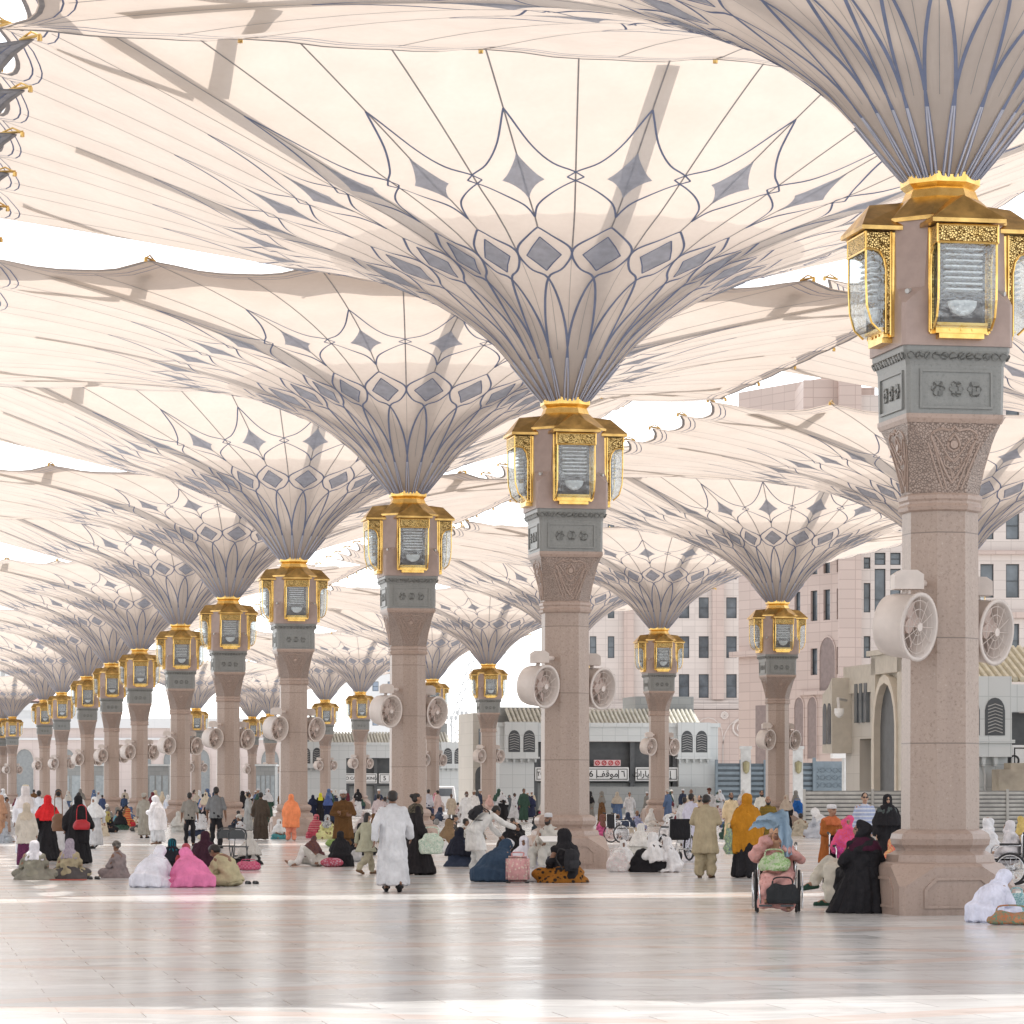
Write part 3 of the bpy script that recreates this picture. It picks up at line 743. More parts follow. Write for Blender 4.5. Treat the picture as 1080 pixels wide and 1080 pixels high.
def arch_window(parent, M, u, w_, z0, z1, name='window', fmat=None, pmat=None, proud=.06, lattice=False):
    """arched opening drawn as a proud moulding round a dark recess"""
    P = archpts(u, w_, z0, z1); Q = archpts(u, w_+2*.1*min(1,w_), z0-.02, z1+.12*min(1,w_))
    bm = bmesh.new(); n = len(P)
    for i in range(n):
        if i == 0: continue
        j = (i+1) % n
        prism(bm, [P[i],P[j],Q[j],Q[i]], -proud, .02, 0, M)
    wn = obj(name, bm, fmat or M_PALEW, parent)
    bm = bmesh.new(); prism(bm, P, -.012, .03, 0, M)
    if lattice:
        k = int((z1-z0)/.28)
        for q in range(1, k):
            z = z0+(z1-z0)*q/k; hw = w_/2*(1 if z < z1-w_*.6 else .55)
            tube(bm, [M@Vector((u-hw,-.03,z)), M@Vector((u,-.03,z+.12)), M@Vector((u+hw,-.03,z))], .018, 4, 1)
    obj('pane', bm, [pmat or M_PANE, M_STEEL], wn)
def lettering(parent, text, M, size, mat, name='lettering', font=None, sx=1.0):
    cu = bpy.data.curves.new('txt', 'FONT'); cu.body = text; cu.size = size; cu.align_x = 'CENTER'; cu.align_y = 'CENTER'; cu.extrude = .006; cu.offset = size*.012
    to = bpy.data.objects.new('txt', cu); C.objects.link(to); dg = bpy.context.evaluated_depsgraph_get()
    me = bpy.data.meshes.new_from_object(to.evaluated_get(dg)); bpy.data.objects.remove(to); bpy.data.curves.remove(cu)
    me.transform(M @ Matrix.Rotation(PI/2, 4, 'X') @ Matrix.Scale(sx, 4, (1,0,0))); me.materials.clear()
    o = link(name, me, mat, parent); return o

# ---- white parking kiosk: wall, dark doorway, sign boards, arched window bays, tiled roof
def arab(pf): return ''.join(chr(c) for c in pf)
# presentation forms written in visual order
MAWQIF = arab([0xFED2,0xFED7,0xFEEE,0xFEE3])                         # parking
SAYYARAT = arab([0xFE95,0xFE8D,0xFEAD,0xFE8E,0xFEF4,0xFEB3,0xFEDF,0xFE8D])  # cars
ILA = arab([0xFEF0,0xFEDF,0xFE87])
def kiosk(name, O, d, W, label, num, bays, door, signs, Hh=6.0, depth=9.0, ):
    root = empty(name, (0,0,0)); tag(root, label, 'kiosk')
    M = frameM(O, d); n = M.col[1].to_3d()
    bm = bmesh.new()
    facade(bm, O, d, W, Hh, [(door[0], door[1], 0.0, door[2])], 1.2)
    e = Vector(O)+Vector(d).normalized()*W
    facade(bm, Vector(O)+n*depth, -n, depth, Hh); facade(bm, e, n, depth, Hh)
    uvl = bm.loops.layers.uv.verify()
    A, B = Vector(O)+Vector((0,0,Hh)), e+Vector((0,0,Hh)); uvquad(bm, uvl, (A,B,B+n*depth,A+n*depth), ((0,0),(1,0),(1,1),(0,1)))
    wall = obj('wall', bm, M_MARB, root)
    bm = bmesh.new(); box(bm, (-.15,-.12,Hh), (W+.15,.5,Hh+.28), 0, M); obj('parapet', bm, M_MARB, wall)
    # tiled roof strip behind the parapet
    bm = bmesh.new()
    k = int((W-2)/.30)
    for i in range(k):
        u = 1.0+i*(W-2)/k
        tube(bm, [M@Vector((u,.55,Hh+.15)), M@Vector((u,2.8,Hh+1.25))], .125, 6)
    prism(bm, [(1.0,Hh+.05),(W-1.0,Hh+.05),(W-1.0,Hh+.12),(1.0,Hh+.12)], .5, 2.9, 0, M)
    V = [bm.verts.new(M@Vector(q)) for q in ((1,.5,Hh+.05),(W-1,.5,Hh+.05),(W-1,2.9,Hh+1.15),(1,2.9,Hh+1.15))]; bm.faces.new(V)
    obj('tiled_roof', bm, M_ROOFT, root)
    bm = bmesh.new(); box(bm, (.0,3.0,Hh+.02), (3.6,7,Hh+1.4), 0, M); obj('stair_housing', bm, M_GREYT, root); bm = bmesh.new(); box(bm, (W-5.2,3.0,Hh+.02), (W-1,7,Hh+2.2), 0, M); obj('stair_housing', bm, M_GREYT, root)
    # doorway lining with dark frame
    bm = bmesh.new()
    box(bm, (door[0]+.01,1.0,.01), (door[1]-.01,1.15,door[2]-.01), 0, M)
    for u in (door[0]+.02, door[0]+(door[1]-door[0])*.33, door[0]+(door[1]-door[0])*.67, door[1]-.32): box(bm, (u,.35,.01), (u+.3,.7,door[2]-.02), 0, M)
    box(bm, (door[0]+.03,.36,door[2]*.44), (door[1]-.03,.69,door[2]*.50), 0, M)
    dr = obj('doorway', bm, M_DKGREY, root)
    bm = bmesh.new(); box(bm, (door[0]+.4,.75,.02), (door[1]-.4,.95,door[2]*.43), 0, M); obj('glazed_screen', bm, M_GREYT, dr)
    for u in bays:                           # little projecting bay with two arched windows
        bm = bmesh.new(); box(bm, (u-1.15,-.45,Hh-2.1), (u+1.15,.0,Hh+.32), 0, M)
        for q in (-1.0,-.5,0,.5,1.0): prism(bm, [(u+q-.09,Hh-2.1),(u+q+.09,Hh-2.1),(u+q+.05,Hh-2.45),(u+q-.05,Hh-2.45)], -.35, .02, 0, M)
        box(bm, (u-1.25,-.55,Hh-2.2), (u+1.25,.0,Hh-2.08), 0, M)
        by = obj('window_bay', bm, M_MARB, root)
        Mb = M @ Matrix.Translation((0,-.45,0))
        for q in (-.52,.52):
            P = archpts(u+q, .8, Hh-1.75, Hh-.25); bm = bmesh.new(); prism(bm, P, -.02, .01, 0, Mb)
            for z in np.linspace(Hh-1.6, Hh-.6, 7): tube(bm, [Mb@Vector((u+q-.33,-.03,z)), Mb@Vector((u+q,-.03,z+.1)), Mb@Vector((u+q+.33,-.03,z))], .018, 4, 1)
            obj('arched_window', bm, [M_DARKM, M_STEEL], by)
    # sign boards
    for (u, w_, z, txt, sz, sx) in signs:
        sb = bmesh.new(); box(sb, (u-w_/2,-.1,z-.55), (u+w_/2,.30,z+.55), 0, M)
        bmesh.ops.bevel(sb, geom=[e for e in sb.edges], offset=.05, segments=2, affect='EDGES')
        b = obj('sign_board', sb, M_SIGNW, root)
        bm = bmesh.new(); t = .05
        for lo, hi in (((u-w_/2+.08,-.112,z-.47),(u+w_/2-.08,-.104,z-.47+t)),((u-w_/2+.08,-.112,z+.47-t),(u+w_/2-.08,-.104,z+.47)),((u-w_/2+.08,-.112,z-.47+t),(u-w_/2+.08+t,-.104,z+.47-t)),((u+w_/2-.08-t,-.112,z-.47+t),(u+w_/2-.08,-.104,z+.47-t))): box(bm, lo, hi, 0, M)
        obj('sign_border', bm, M_SIGNB, b)
        lettering(b, txt, M @ Matrix.Translation((u,-.115,z)), sz, M_SIGNB, sx=sx)
    return root, M, dr
# kiosk 1, in front of which stands the sixth column of the right row
p0 = at(527, 224); O1 = p0
KW = 15.4
r1, M1, d1 = kiosk('parking_kiosk', O1, EV, KW, 'white tiled parking entrance with long sign boards, behind the second nearest umbrella column', '6', (1.45, 13.6), (2.4, 12.6, 5.0), [])
def u_of(x, O, d):                         # place along a wall seen at photo column x
    k = (x-540)/F; return (k*O.y-O.x)/(d.x-k*d.y)
def sign(root, M, u0, u1, z, h, parts, y=.28):
    sb = bmesh.new(); box(sb, (u0,y-.08,z-h/2), (u1,y,z+h/2), 0, M)
    bmesh.ops.bevel(sb, geom=sb.edges[:], offset=.03, segments=2, affect='EDGES')
    b = obj('sign_board', sb, M_SIGNW, root); bm = bmesh.new(); t = .05; a = .1
    for lo, hi in (((u0+a,y-.092,z-h/2+a),(u1-a,y-.084,z-h/2+a+t)),((u0+a,y-.092,z+h/2-a-t),(u1-a,y-.084,z+h/2-a)),((u0+a,y-.092,z-h/2+a+t),(u0+a+t,y-.084,z+h/2-a-t)),((u1-a-t,y-.092,z-h/2+a+t),(u1-a,y-.084,z+h/2-a-t))): box(bm, lo, hi, 0, M)
    obj('sign_border', bm, M_SIGNB, b)
    for u, txt, sz in parts:
        if txt == '|': bm = bmesh.new(); box(bm, (u-.03,y-.092,z-h*.3), (u+.03,y-.084,z+h*.3), 0, M); obj('divider_bar', bm, M_SIGNB, b)
        else: lettering(b, txt, M @ Matrix.Translation((u,y-.092,z)), sz, M_SIGNB)
    return b
zs = HC+(YH-816.5)/F*226
ux = lambda x: u_of(x, O1, EV)
sign(r1, M1, ux(565), ux(614), zs, .95, [(ux(566)+1.75,'TO CAR PARKING',.42)])
sign(r1, M1, ux(616), ux(664), zs, .95, [(ux(624),'6',.6),(ux(630),'|',1),(ux(641),MAWQIF,.62),(ux(653),'|',1),(ux(658),'\u0666',.6)])
sign(r1, M1, ux(671), ux(716), zs, .95, [(ux(682),SAYYARAT,.55),(ux(709),ILA+'   '+'\u0645',.55)])
bm = bmesh.new(); box(bm, (ux(627),.12,zs+.56), (ux(655),.27,zs+.98), 0, M1); nb = obj('prohibition_board', bm, plain('pink_sign_face', (.72,.50,.50), .5), r1)
bm = bmesh.new()
for x in (630.5, 637.5, 644.5, 651.5):
    c = M1@Vector((ux(x),.10,zs+.77)); torus(bm, c, M1.col[1].to_3d(), .14, .035, 18, 5)
    tube(bm, [c+M1.col[0].to_3d()*.1+Vector((0,0,.1)), c-M1.col[0].to_3d()*.1-Vector((0,0,.1))], .025, 5)
obj('prohibition_rings', bm, M_SIGNR, nb)
bm = bmesh.new(); box(bm, (ux(610),-1.2,.0), (ux(742),-.9,1.88), 0, M1)
q = obj('low_grey_wall', bm, M_GREYT); tag(q, 'low grey stone block wall in front of the parking entrance with the sign boards', 'wall')
me = q.data; uv = me.uv_layers.new()
for l in me.loops:
    co = M1.inverted() @ me.vertices[l.vertex_index].co; uv.data[l.index].uv = (co.x, co.z)
# beige side tower at the left end of that kiosk
tw = empty('entrance_tower'); tag(tw, 'dark beige stair tower with slit windows left of the white parking entrance', 'tower')
bm = bmesh.new(); Ot = at(499, 227); facade(bm, Ot, EV, 2.2, 7.0); facade(bm, Ot+DV*6, -DV, 6, 7.0); e_ = Ot+EV*2.2; facade(bm, e_, DV, 6, 7.0)
uvl = bm.loops.layers.uv.verify(); uvquad(bm, uvl, [Ot+Vector((0,0,7)), e_+Vector((0,0,7)), e_+DV*6+Vector((0,0,7)), Ot+DV*6+Vector((0,0,7))], [(0,0),(1,0),(1,1),(0,1)])
obj('wall', bm, M_BEIGE, tw); Mt = frameM(Ot, EV)
for i, u in enumerate((.5,1.05,1.6)):
    bm = bmesh.new(); box(bm, (u-.12,-.03,4.2), (u+.12,.05,5.9), 0, Mt); obj('slit_window', bm, M_PANE, tw)
bm = bmesh.new(); prism(bm, archpts(.6,.9,.02,3.3), -.03, .05, 0, Mt); obj('doorway', bm, M_DKGREY, tw)

# kiosk 3, farther left ("5")
O3 = at(318, 312)
r3, M3, d3 = kiosk('parking_kiosk', O3, EV, 15.6, 'farther white parking entrance marked 5, left of the third column of the long row', '5', (.9, 14.6), (4.3, 12.6, 4.7), [], 5.9)
ux3 = lambda x: u_of(x, O3, EV); z3 = HC+(YH-821)/F*315
sign(r3, M3, ux3(362), ux3(398), z3, .95, [(ux3(380),'TO CAR PARKING',.40)])
sign(r3, M3, ux3(400), ux3(430), z3, .95, [(ux3(406),'5',.6),(ux3(411),'|',1),(ux3(420),MAWQIF,.6)])
sign(r3, M3, ux3(432), ux3(452), z3, .95, [(ux3(442),SAYYARAT,.5)])

# ---- kiosk 2, near right, seen at its corner
k2 = empty('corner_kiosk'); tag(k2, 'cream arched entrance building behind the nearest column on the right', 'building')
O2 = Vector((17.5, 130, 0)); Hk = 5.9
bm = bmesh.new()
endL = O2 + DV*14.8
facade(bm, endL, -DV, 14.8, Hk, [(2.1,4.0,0,3.9),(9.4,11.4,0,3.6)], .8)
w2 = obj('side_wall', bm, M_BEIGE, k2)
bm = bmesh.new(); facade(bm, O2, EV, 16, Hk, [(2.3,12,0,4.8)], 1.0)
w3 = obj('front_wall', bm, M_MARB, k2)
bm = bmesh.new(); uvl = bm.loops.layers.uv.verify(); up = Vector((0,0,Hk))
uvquad(bm, uvl, [O2+up, O2+EV*16+up, O2+EV*16+DV*14.8+up, O2+DV*14.8+up], [(0,0),(16,0),(16,14.8),(0,14.8)])
obj('flat_roof', bm, M_BEIGE, k2)
MS = frameM(endL, -DV); MF = frameM(O2, EV)
# raised gable with tall pointed arch on the side wall
bm = bmesh.new(); box(bm, (4.6,-.25,0), (5.2,.3,7.3), 0, MS); box(bm, (8.3,-.25,0), (8.9,.3,7.3), 0, MS); box(bm, (4.6,-.25,6.6), (8.9,.3,7.4), 0, MS)
box(bm, (4.4,-.4,7.4), (9.1,.4,7.62), 0, MS); box(bm, (5.2,.0,5.9), (8.3,.25,6.6), 0, MS); box(bm, (0,-.12,Hk), (4.6,.3,Hk+1.2), 0, MS)
gb = obj('arched_portal', bm, plain('cream_stone', (.57,.53,.46), .6, var=.08), k2)
bm = bmesh.new(); prism(bm, archpts(6.75, 2.9, .02, 6.2), -.05, .2, 0, MS); obj('arch_recess', bm, M_DKGREY, gb)
P = archpts(6.75, 2.9, .02, 6.2); Q = archpts(6.75, 3.35, .02, 6.55); bm = bmesh.new()
for i in range(1, len(P)): prism(bm, [P[i],P[(i+1)%len(P)],Q[(i+1)%len(P)],Q[i]], -.34, .02, 0, MS)
obj('arch_moulding', bm, plain('light_cream_stone', (.66,.60,.51), .6, var=.05), gb)
for u in (2.0,2.7,3.4):
    bm = bmesh.new(); box(bm, (u-.2,-.16,4.6), (u+.2,.05,6.3), 0, MS); obj('slit_window', bm, M_PANE, k2)
bm = bmesh.new(); box(bm, (-.6,-.9,3.3), (.9,-.002,5.9), 0, MS); prism(bm, [(-.6,5.9),(.9,5.9),(.9,6.6),(.3,6.2)], -.9, -.002, 0, MS); ob_ = obj('oriel', bm, MATS['cream_stone'], k2)
bm = bmesh.new(); Mo = MS @ Matrix.Translation((0,-.9,0))
for u in (-.2,.5): prism(bm, archpts(u,.55,3.7,5.5), -.03, .05, 0, Mo)
obj('arched_window', bm, M_PANE, ob_)
for u0, u1, zz in ((2.1,4.0,3.9),(9.4,11.4,3.6)):
    bm = bmesh.new(); box(bm, (u0,.7,.01), (u1,.78,zz-.01), 0, MS); dd = obj('door', bm, M_DKGREY, k2)
    bm = bmesh.new()
    for a in (.25,.62): box(bm, (u0+(u1-u0)*a-.12,.64,.3), (u0+(u1-u0)*a+.2,.69,2.6), 0, MS)
    obj('door_panel', bm, M_SIGNW, dd)
bm = bmesh.new(); box(bm, (-.2,-.5,3.0), (2.3,-.0,Hk+.3), 0, MF); box(bm, (-.3,-.62,3.55), (2.4,-.002,3.68), 0, MF)
for q in (.2,.7,1.2,1.7): prism(bm, [(q-.09,3.0),(q+.09,3.0),(q+.05,2.65),(q-.05,2.65)], -.35, -.002, 0, MF)
by = obj('window_bay', bm, M_MARB, k2)
for u in (.55, 1.6):
    bm = bmesh.new(); Mb = MF@Matrix.Translation((0,-.5,0)); prism(bm, archpts(u,.82,3.85,5.35), -.03, .02, 0, Mb)
    for z in np.linspace(3.95,5.0,9): tube(bm, [Mb@Vector((u-.3,-.04,z)), Mb@Vector((u,-.04,z+.1)), Mb@Vector((u+.3,-.04,z))], .018, 4, 1)
    obj('arched_window', bm, [M_DARKM, M_STEEL], by)
bm = bmesh.new(); 
for i in range(48): tube(bm, [MF@Vector((1.2+i*.30,.2,Hk+.2)), MF@Vector((1.2+i*.30,3.2,Hk+1.6))], .13, 6)
V = [bm.verts.new(MF@Vector(q)) for q in ((1,.2,Hk+.1),(16,.2,Hk+.1),(16,3.2,Hk+1.5),(1,3.2,Hk+1.5))]; bm.faces.new(V)
obj('tiled_roof', bm, plain('warm_roof_tile', (.60,.56,.44), .6, var=.15), k2)
bm = bmesh.new(); box(bm, (2.32,.9,.01), (11.98,.98,4.78), 0, MF); dd = obj('doorway', bm, M_DKGREY, k2)
sign(k2, MF, u_of(1068,O2,EV), u_of(1150,O2,EV), HC+(YH-803)/F*131, 1.3, [(u_of(1068,O2,EV)+2.0,'TO CAR PARKING',.62)], .2)
bm = bmesh.new(); box(bm, (1.4,-1.6,1.6), (14,-.7,2.5), 0, MF); box(bm, (1.9,-1.5,2.5), (14,-.7,2.75), 0, MF); q = obj('stone_parapet', bm, plain('tan_stone_blocks', (.40,.35,.28), .7, var=.25, nscale=1.5)); tag(q, 'rough tan stone parapet under the cut off sign at the right edge', 'parapet')
cb = bmesh.new(); tube(cb, [MF@Vector((u,-.08,z)) for u, z in catmull([(.2,3.0),(1.0,3.05),(1.3,2.4),(1.35,1.6),(1.6,1.2)], 5)], .05, 6)
tag(obj('drain_pipe', cb, M_STEEL), 'thin grey cable curving down the white wall right of the nearest column', 'cable')
# cctv camera
cc = empty('security_camera', at(885, 137, 6.2)); tag(cc, 'white security camera on a bracket at the corner of the cream building', 'camera')
c0 = at(885, 137, 5.0); c1 = at(892.5, 143, 5.6); cc.location = c0
bm = bmesh.new(); tube(bm, [(0,0,0),(.1,1.5,.55),(c1-c0)], .06, 8); obj('bracket', bm, M_STEEL, cc)
bm = bmesh.new(); tube(bm, [(0,0,.1),(0,0,-.12)], [.2,.2], 14); tube(bm, [(0,0,-.12),(0,0,-.22),(0,0,-.3)], [.19,.15,.04], 14); obj('dome', bm, M_SIGNW, cc)

# ---- slatted fence in front of it
def slat_fence(name, A, B, H, label, gap=.155, th=.105, post=2.4, mats=(M_FENCE, M_FENCEG)):
    root = empty(name, A); tag(root, label, 'fence'); A, B = Vector(A), Vector(B); d = (B-A); L = d.length; M = frameM((0,0,0), d)
    bm = bmesh.new(); z = .12
    while z < H-.05: box(bm, (0,-.02,z), (L,.02,z+th), 0, M); z += gap
    obj('slats', bm, mats[0], root)
    k = int(L/post)
    for i in range(k+1):
        bm = bmesh.new(); u = L*i/k; box(bm, (u-.05,-.06,0), (u+.05,-.021,H), 0, M); obj('post', bm, mats[0], root)
    bm = bmesh.new(); box(bm, (0,.03,.05), (L,.045,H-.06), 0, M); obj('backing_sheet', bm, mats[1], root)
    return root
fa = at(848, 124.5); slat_fence('slat_fence', fa, fa+EV*13.5, 1.72, 'grey metal slat fence behind the man with sunglasses and the nearest column')
# ---- blue grey gates far right
def gate(x0, x1, Y, H, label, solid=False):
    A = at(x0, Y); W_ = (at(x1, Y)-A).length; root = empty('metal_gate', A); tag(root, label, 'gate', None); M = frameM((0,0,0), EV)
    bm = bmesh.new()
    if solid:
        box(bm, (0,0,.1), (W_,.08,H), 0, M)
        for i in range(5):
            for j in range(3):
                cx, cz = W_*(i+.7)/5.6, H*(.55+.14*j)
                for q in (-1,1): tube(bm, [M@Vector((cx-.18*q,-.04,cz-.16)), M@Vector((cx+.18*q,-.04,cz+.16))], .03, 4)
    else:
        z = .2
        while z < H-.1: box(bm, (0,0,z), (W_,.06,z+.2), 0, M); z += .36
    obj('leaf', bm, M_SLATE, root)
    for u in (-.18, W_):
        bm = bmesh.new(); box(bm, (u,-.08,0), (u+.18,.12,H+.25), 0, M); obj('post', bm, M_SLATE, root)
    if not solid:
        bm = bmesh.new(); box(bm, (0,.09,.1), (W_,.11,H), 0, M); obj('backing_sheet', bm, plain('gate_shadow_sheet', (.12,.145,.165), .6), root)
gate(757, 781, 226, 3.5, 'louvred blue grey gate leaf at the left, next to the white parking entrance')
gate(792, 806, 228, 3.5, 'narrow louvred blue grey gate leaf left of the pink umbrella column')
gate(846, 858, 222, 3.5, 'narrow louvred blue grey gate leaf right of the pink umbrella column')
gate(860, 899, 222, 3.6, 'solid blue grey gate with rows of crossed studs, by the cream building', True)
for x, lab in ((786.5,'grey gate post with a lamp, left of the column before the gates'), (841.5,'grey gate post with a lamp, right of the column before the gates')):
    p = at(x, 220); r = empty('gate_post', p); tag(r, lab, 'post', 'gate posts with lamps')
    bm = bmesh.new(); box(bm, (-.32,-.32,0), (.32,.32,4.4)); box(bm, (-.4,-.4,4.4), (.4,.4,4.6)); obj('pier', bm, M_STEEL, r)
    bm = bmesh.new(); tube(bm, [(-.0,-.33,2.9),(0,-.5,3.0)], .04, 6); tube(bm, [(0,-.5,2.75),(0,-.5,2.9),(0,-.5,3.5),(0,-.5,3.62)], [.05,.2,.24,.03], 8); obj('wall_lamp', bm, plain('bronze_lamp', (.30,.27,.16), .4, metal=.5), r)
# little sentry box lamp on the gate
p = at(890, 200); r = empty('guard_booth', p); tag(r, 'small white booth with blue emblem panels and a pale hipped roof above the gates', 'booth')
bm = bmesh.new(); tube(bm, [(0,0,0),(0,0,3.6)], .12, 8); obj('pole', bm, M_STEEL, r)
bm = bmesh.new(); box(bm, (-.75,-.7,3.6), (.75,.7,4.75)); bd = obj('cabin', bm, M_SIGNW, r)
bm = bmesh.new()
for x in (-.38,.34): disc(bm, (x,-.71,4.15), (0,1,0), .25, .03, 6)
for x in (-.38,.34): box(bm, (x-.3,-.712,4.5), (x+.3,-.69,4.62))
obj('emblem_panel', bm, plain('blue_emblem', (.05,.11,.33), .5), bd)
bm = bmesh.new(); rings(bm, [[(-1,-.95,4.75),(1,-.95,4.75),(1,.95,4.75),(-1,.95,4.75)],[(-.1,-.1,5.45),(.1,-.1,5.45),(.1,.1,5.45),(-.1,.1,5.45)]]); obj('roof', bm, M_ROOFT, r)

# ---- hotels
def hotel(name, label, faces, H, mat, roofpts):
    root = empty(name); tag(root, label, 'building'); return root
# pale hotel at the back (frontal)
hA = hotel('hotel_building', '', None, 0, None, None); tag(hA, 'pale stone hotel with rows of paired windows seen between the right hand umbrella columns', 'building')
YA = 385; OA = at(612, YA); WA = (at(800, YA)-OA).length; HA = 33
cols = [(622,629),(641,648),(716,727),(737,747.5),(766,777)]
rowsA = [(736,711),(694,671),(652,630),(611,588),(569,547)]
zz = lambda y, Y: HC+(YH-y)/F*Y
hs_ = []
for a, b in cols:
    for yb, yt in rowsA: hs_.append(((a-612)/F*YA, (b-612)/F*YA, zz(yb,YA), zz(yt,YA)))
bm = bmesh.new(); facade(bm, OA, (1,0,0), WA, HA, hs_, .5); facade(bm, OA+Vector((0,20,0)), (0,-1,0), 20, HA); obj('wall', bm, M_PALEW, hA)
windows(hA, OA, (1,0,0), hs_, .42); MA = frameM(OA, (1,0,0))
bm = bmesh.new(); box(bm, (0,-.9,zz(748,YA)), (WA,-.002,zz(742,YA)), 0, MA); box(bm, (0,-.5,zz(741.5,YA)), (WA,-.002,zz(739,YA)), 0, MA); obj('cornice', bm, M_PALEW, hA)
ua = lambda x: (x-612)/F*YA
for a, b in ((751,763),(658,668)):
    bm = bmesh.new(); box(bm, (ua(a),-.8,zz(738,YA)), (ua(b),-.003,HA), 0, MA); obj('pilaster', bm, M_PINKW, hA)
bm = bmesh.new(); box(bm, (0,-1.6,0), (WA,-1.0,zz(749,YA)), 0, MA); lw = obj('arcade_wall', bm, M_PINKW, hA)
for x, w_ in ((746,3.4),(784,5.0),(700,4.0)):
    arch_window(hA, MA@Matrix.Translation((0,-1.6,0)), ua(x), w_, 3.0, 10.0, 'arch_niche', M_PALEW, M_PINKW, .15)
bm = bmesh.new()
for x, y in ((781,768),(763,755)):
    c = MA@Vector((ua(x),-1.75,zz(y,YA))); torus(bm, c, (0,1,0), 1.0 if x > 770 else .35, .14, 20, 5); torus(bm, c, (0,1,0), .5 if x > 770 else .15, .1, 16, 5)
obj('rosette', bm, M_PALEW, hA)

# pink hotel on the right: oblique wing and front wing
hB = empty('hotel_building'); tag(hB, 'large pink stone hotel with arches at the right, cut by the nearest column', 'building')
CB = Vector((26.1, 245, 0)); dO = Vector((.53,-.848,0)); OL = CB - dO*15.5; HB = 33
kx = lambda x: u_of(x, OL, dO)
colsO = [(855,862),(868.5,875.5),(882.5,890),(838,844)]
rowsO = [(655,623),(712,684),(606,574)]
ho = []
for a, b in colsO:
    for yb, yt in rowsO:
        if 865 < a < 880 and yb == 712: continue
        if a < 840 and yb == 712: continue
        Yq = 250; ho.append((kx(a), kx(b), zz(yb,Yq), zz(yt,Yq)))
bm = bmesh.new(); facade(bm, OL, dO, 15.5, HB, ho, .3); obj('oblique_wall', bm, M_PINKW, hB); windows(hB, OL, dO, ho, .26)
MO = frameM(OL, dO)
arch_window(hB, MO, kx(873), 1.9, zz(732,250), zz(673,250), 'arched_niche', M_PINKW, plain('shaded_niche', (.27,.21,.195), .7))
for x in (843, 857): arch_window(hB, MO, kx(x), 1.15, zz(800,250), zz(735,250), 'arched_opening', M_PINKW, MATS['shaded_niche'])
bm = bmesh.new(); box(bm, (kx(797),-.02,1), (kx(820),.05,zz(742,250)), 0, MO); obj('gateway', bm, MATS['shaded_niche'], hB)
bm = bmesh.new(); box(bm, (kx(790)-2,-.5,zz(690,252)), (kx(806),-.002,zz(684,252)), 0, MO); obj('string_course', bm, M_PINKW, hB); bm = bmesh.new(); box(bm, (kx(845),-.3,zz(733,250)), (kx(902),-.002,zz(729,250)), 0, MO); obj('string_course', bm, M_PINKW, hB)
OF = CB + Vector((-.9,-1.2,0))
uf = lambda x: u_of(x, OF, Vector((1,0,0)))
colsF = [(911,918),(922.5,934),(939,950),(1034,1048),(1061,1075)]
hf = []
for a, b in colsF:
    rows = [(755,730),(693.5,658),(630.5,595),(569,540),(440,417),(505,470)] if a > 1000 else ([(646,615),(694,671),(600,588)] if a < 920 else [(665,600),(596,583),(560,530)])
    for yb, yt in rows: hf.append((uf(a), uf(b), zz(yb,244), zz(yt,244)))
bm = bmesh.new(); facade(bm, OF, (1,0,0), 17, 30.5, hf, .4); facade(bm, OF+Vector((0,1.2,0)), (0,-1,0), 1.2, 30.5); fw = obj('front_wall', bm, M_PALEW, hB); windows(hB, OF, (1,0,0), hf, .34)
MFr = frameM(OF, (1,0,0))
bm = bmesh.new(); box(bm, (-.9,-.9,zz(728,244)), (.75,-.003,HB), 0, MFr); box(bm, (-1.0,-1.0,zz(735,244)), (.9,-.01,zz(728.5,244)), 0, MFr); obj('pilaster', bm, M_PINKW, hB)
bm = bmesh.new(); box(bm, (uf(1030),-.4,zz(652,244)), (17,-.003,zz(646,244)), 0, MFr); obj('string_course', bm, M_PINKW, hB); bm = bmesh.new(); box(bm, (uf(1030),-.4,zz(585,244)), (17,-.003,zz(581,244)), 0, MFr); obj('string_course', bm, M_PINKW, hB)
bm = bmesh.new(); box(bm, (uf(848),.5,20), (uf(894),9,zz(402,245)), 0, MFr); box(bm, (uf(894)+.003,1.5,20), (uf(925),8,zz(408,245)), 0, MFr); box(bm, (uf(890),.3,20), (uf(896),.497,zz(397,245)), 0, MFr); obj('roof_tower', bm, M_PINKW, hB)
bm = bmesh.new(); box(bm, (uf(1000),.5,28), (uf(1100),9,zz(398,245)), 0, MFr); obj('roof_block', bm, M_PALEW, hB)
bm = bmesh.new(); box(bm, (.1,2.5,29.9), (uf(1000)-.003,9,30.1), 0, MFr); obj('roof_slab', bm, M_PALEW, hB)
for ob2 in hB.children:                    # give boxes without uv a wall mapping
    pass
def boxuv(o):
    me = o.data
    if me.uv_layers: return
    uv = me.uv_layers.new()
    for p in me.polygons:
        n = p.normal
        for li in p.loop_indices:
            c = me.vertices[me.loops[li].vertex_index].co
            uv.data[li].uv = (c.y if abs(n.x) > .7 else c.x, c.z if abs(n.z) < .7 else c.y)

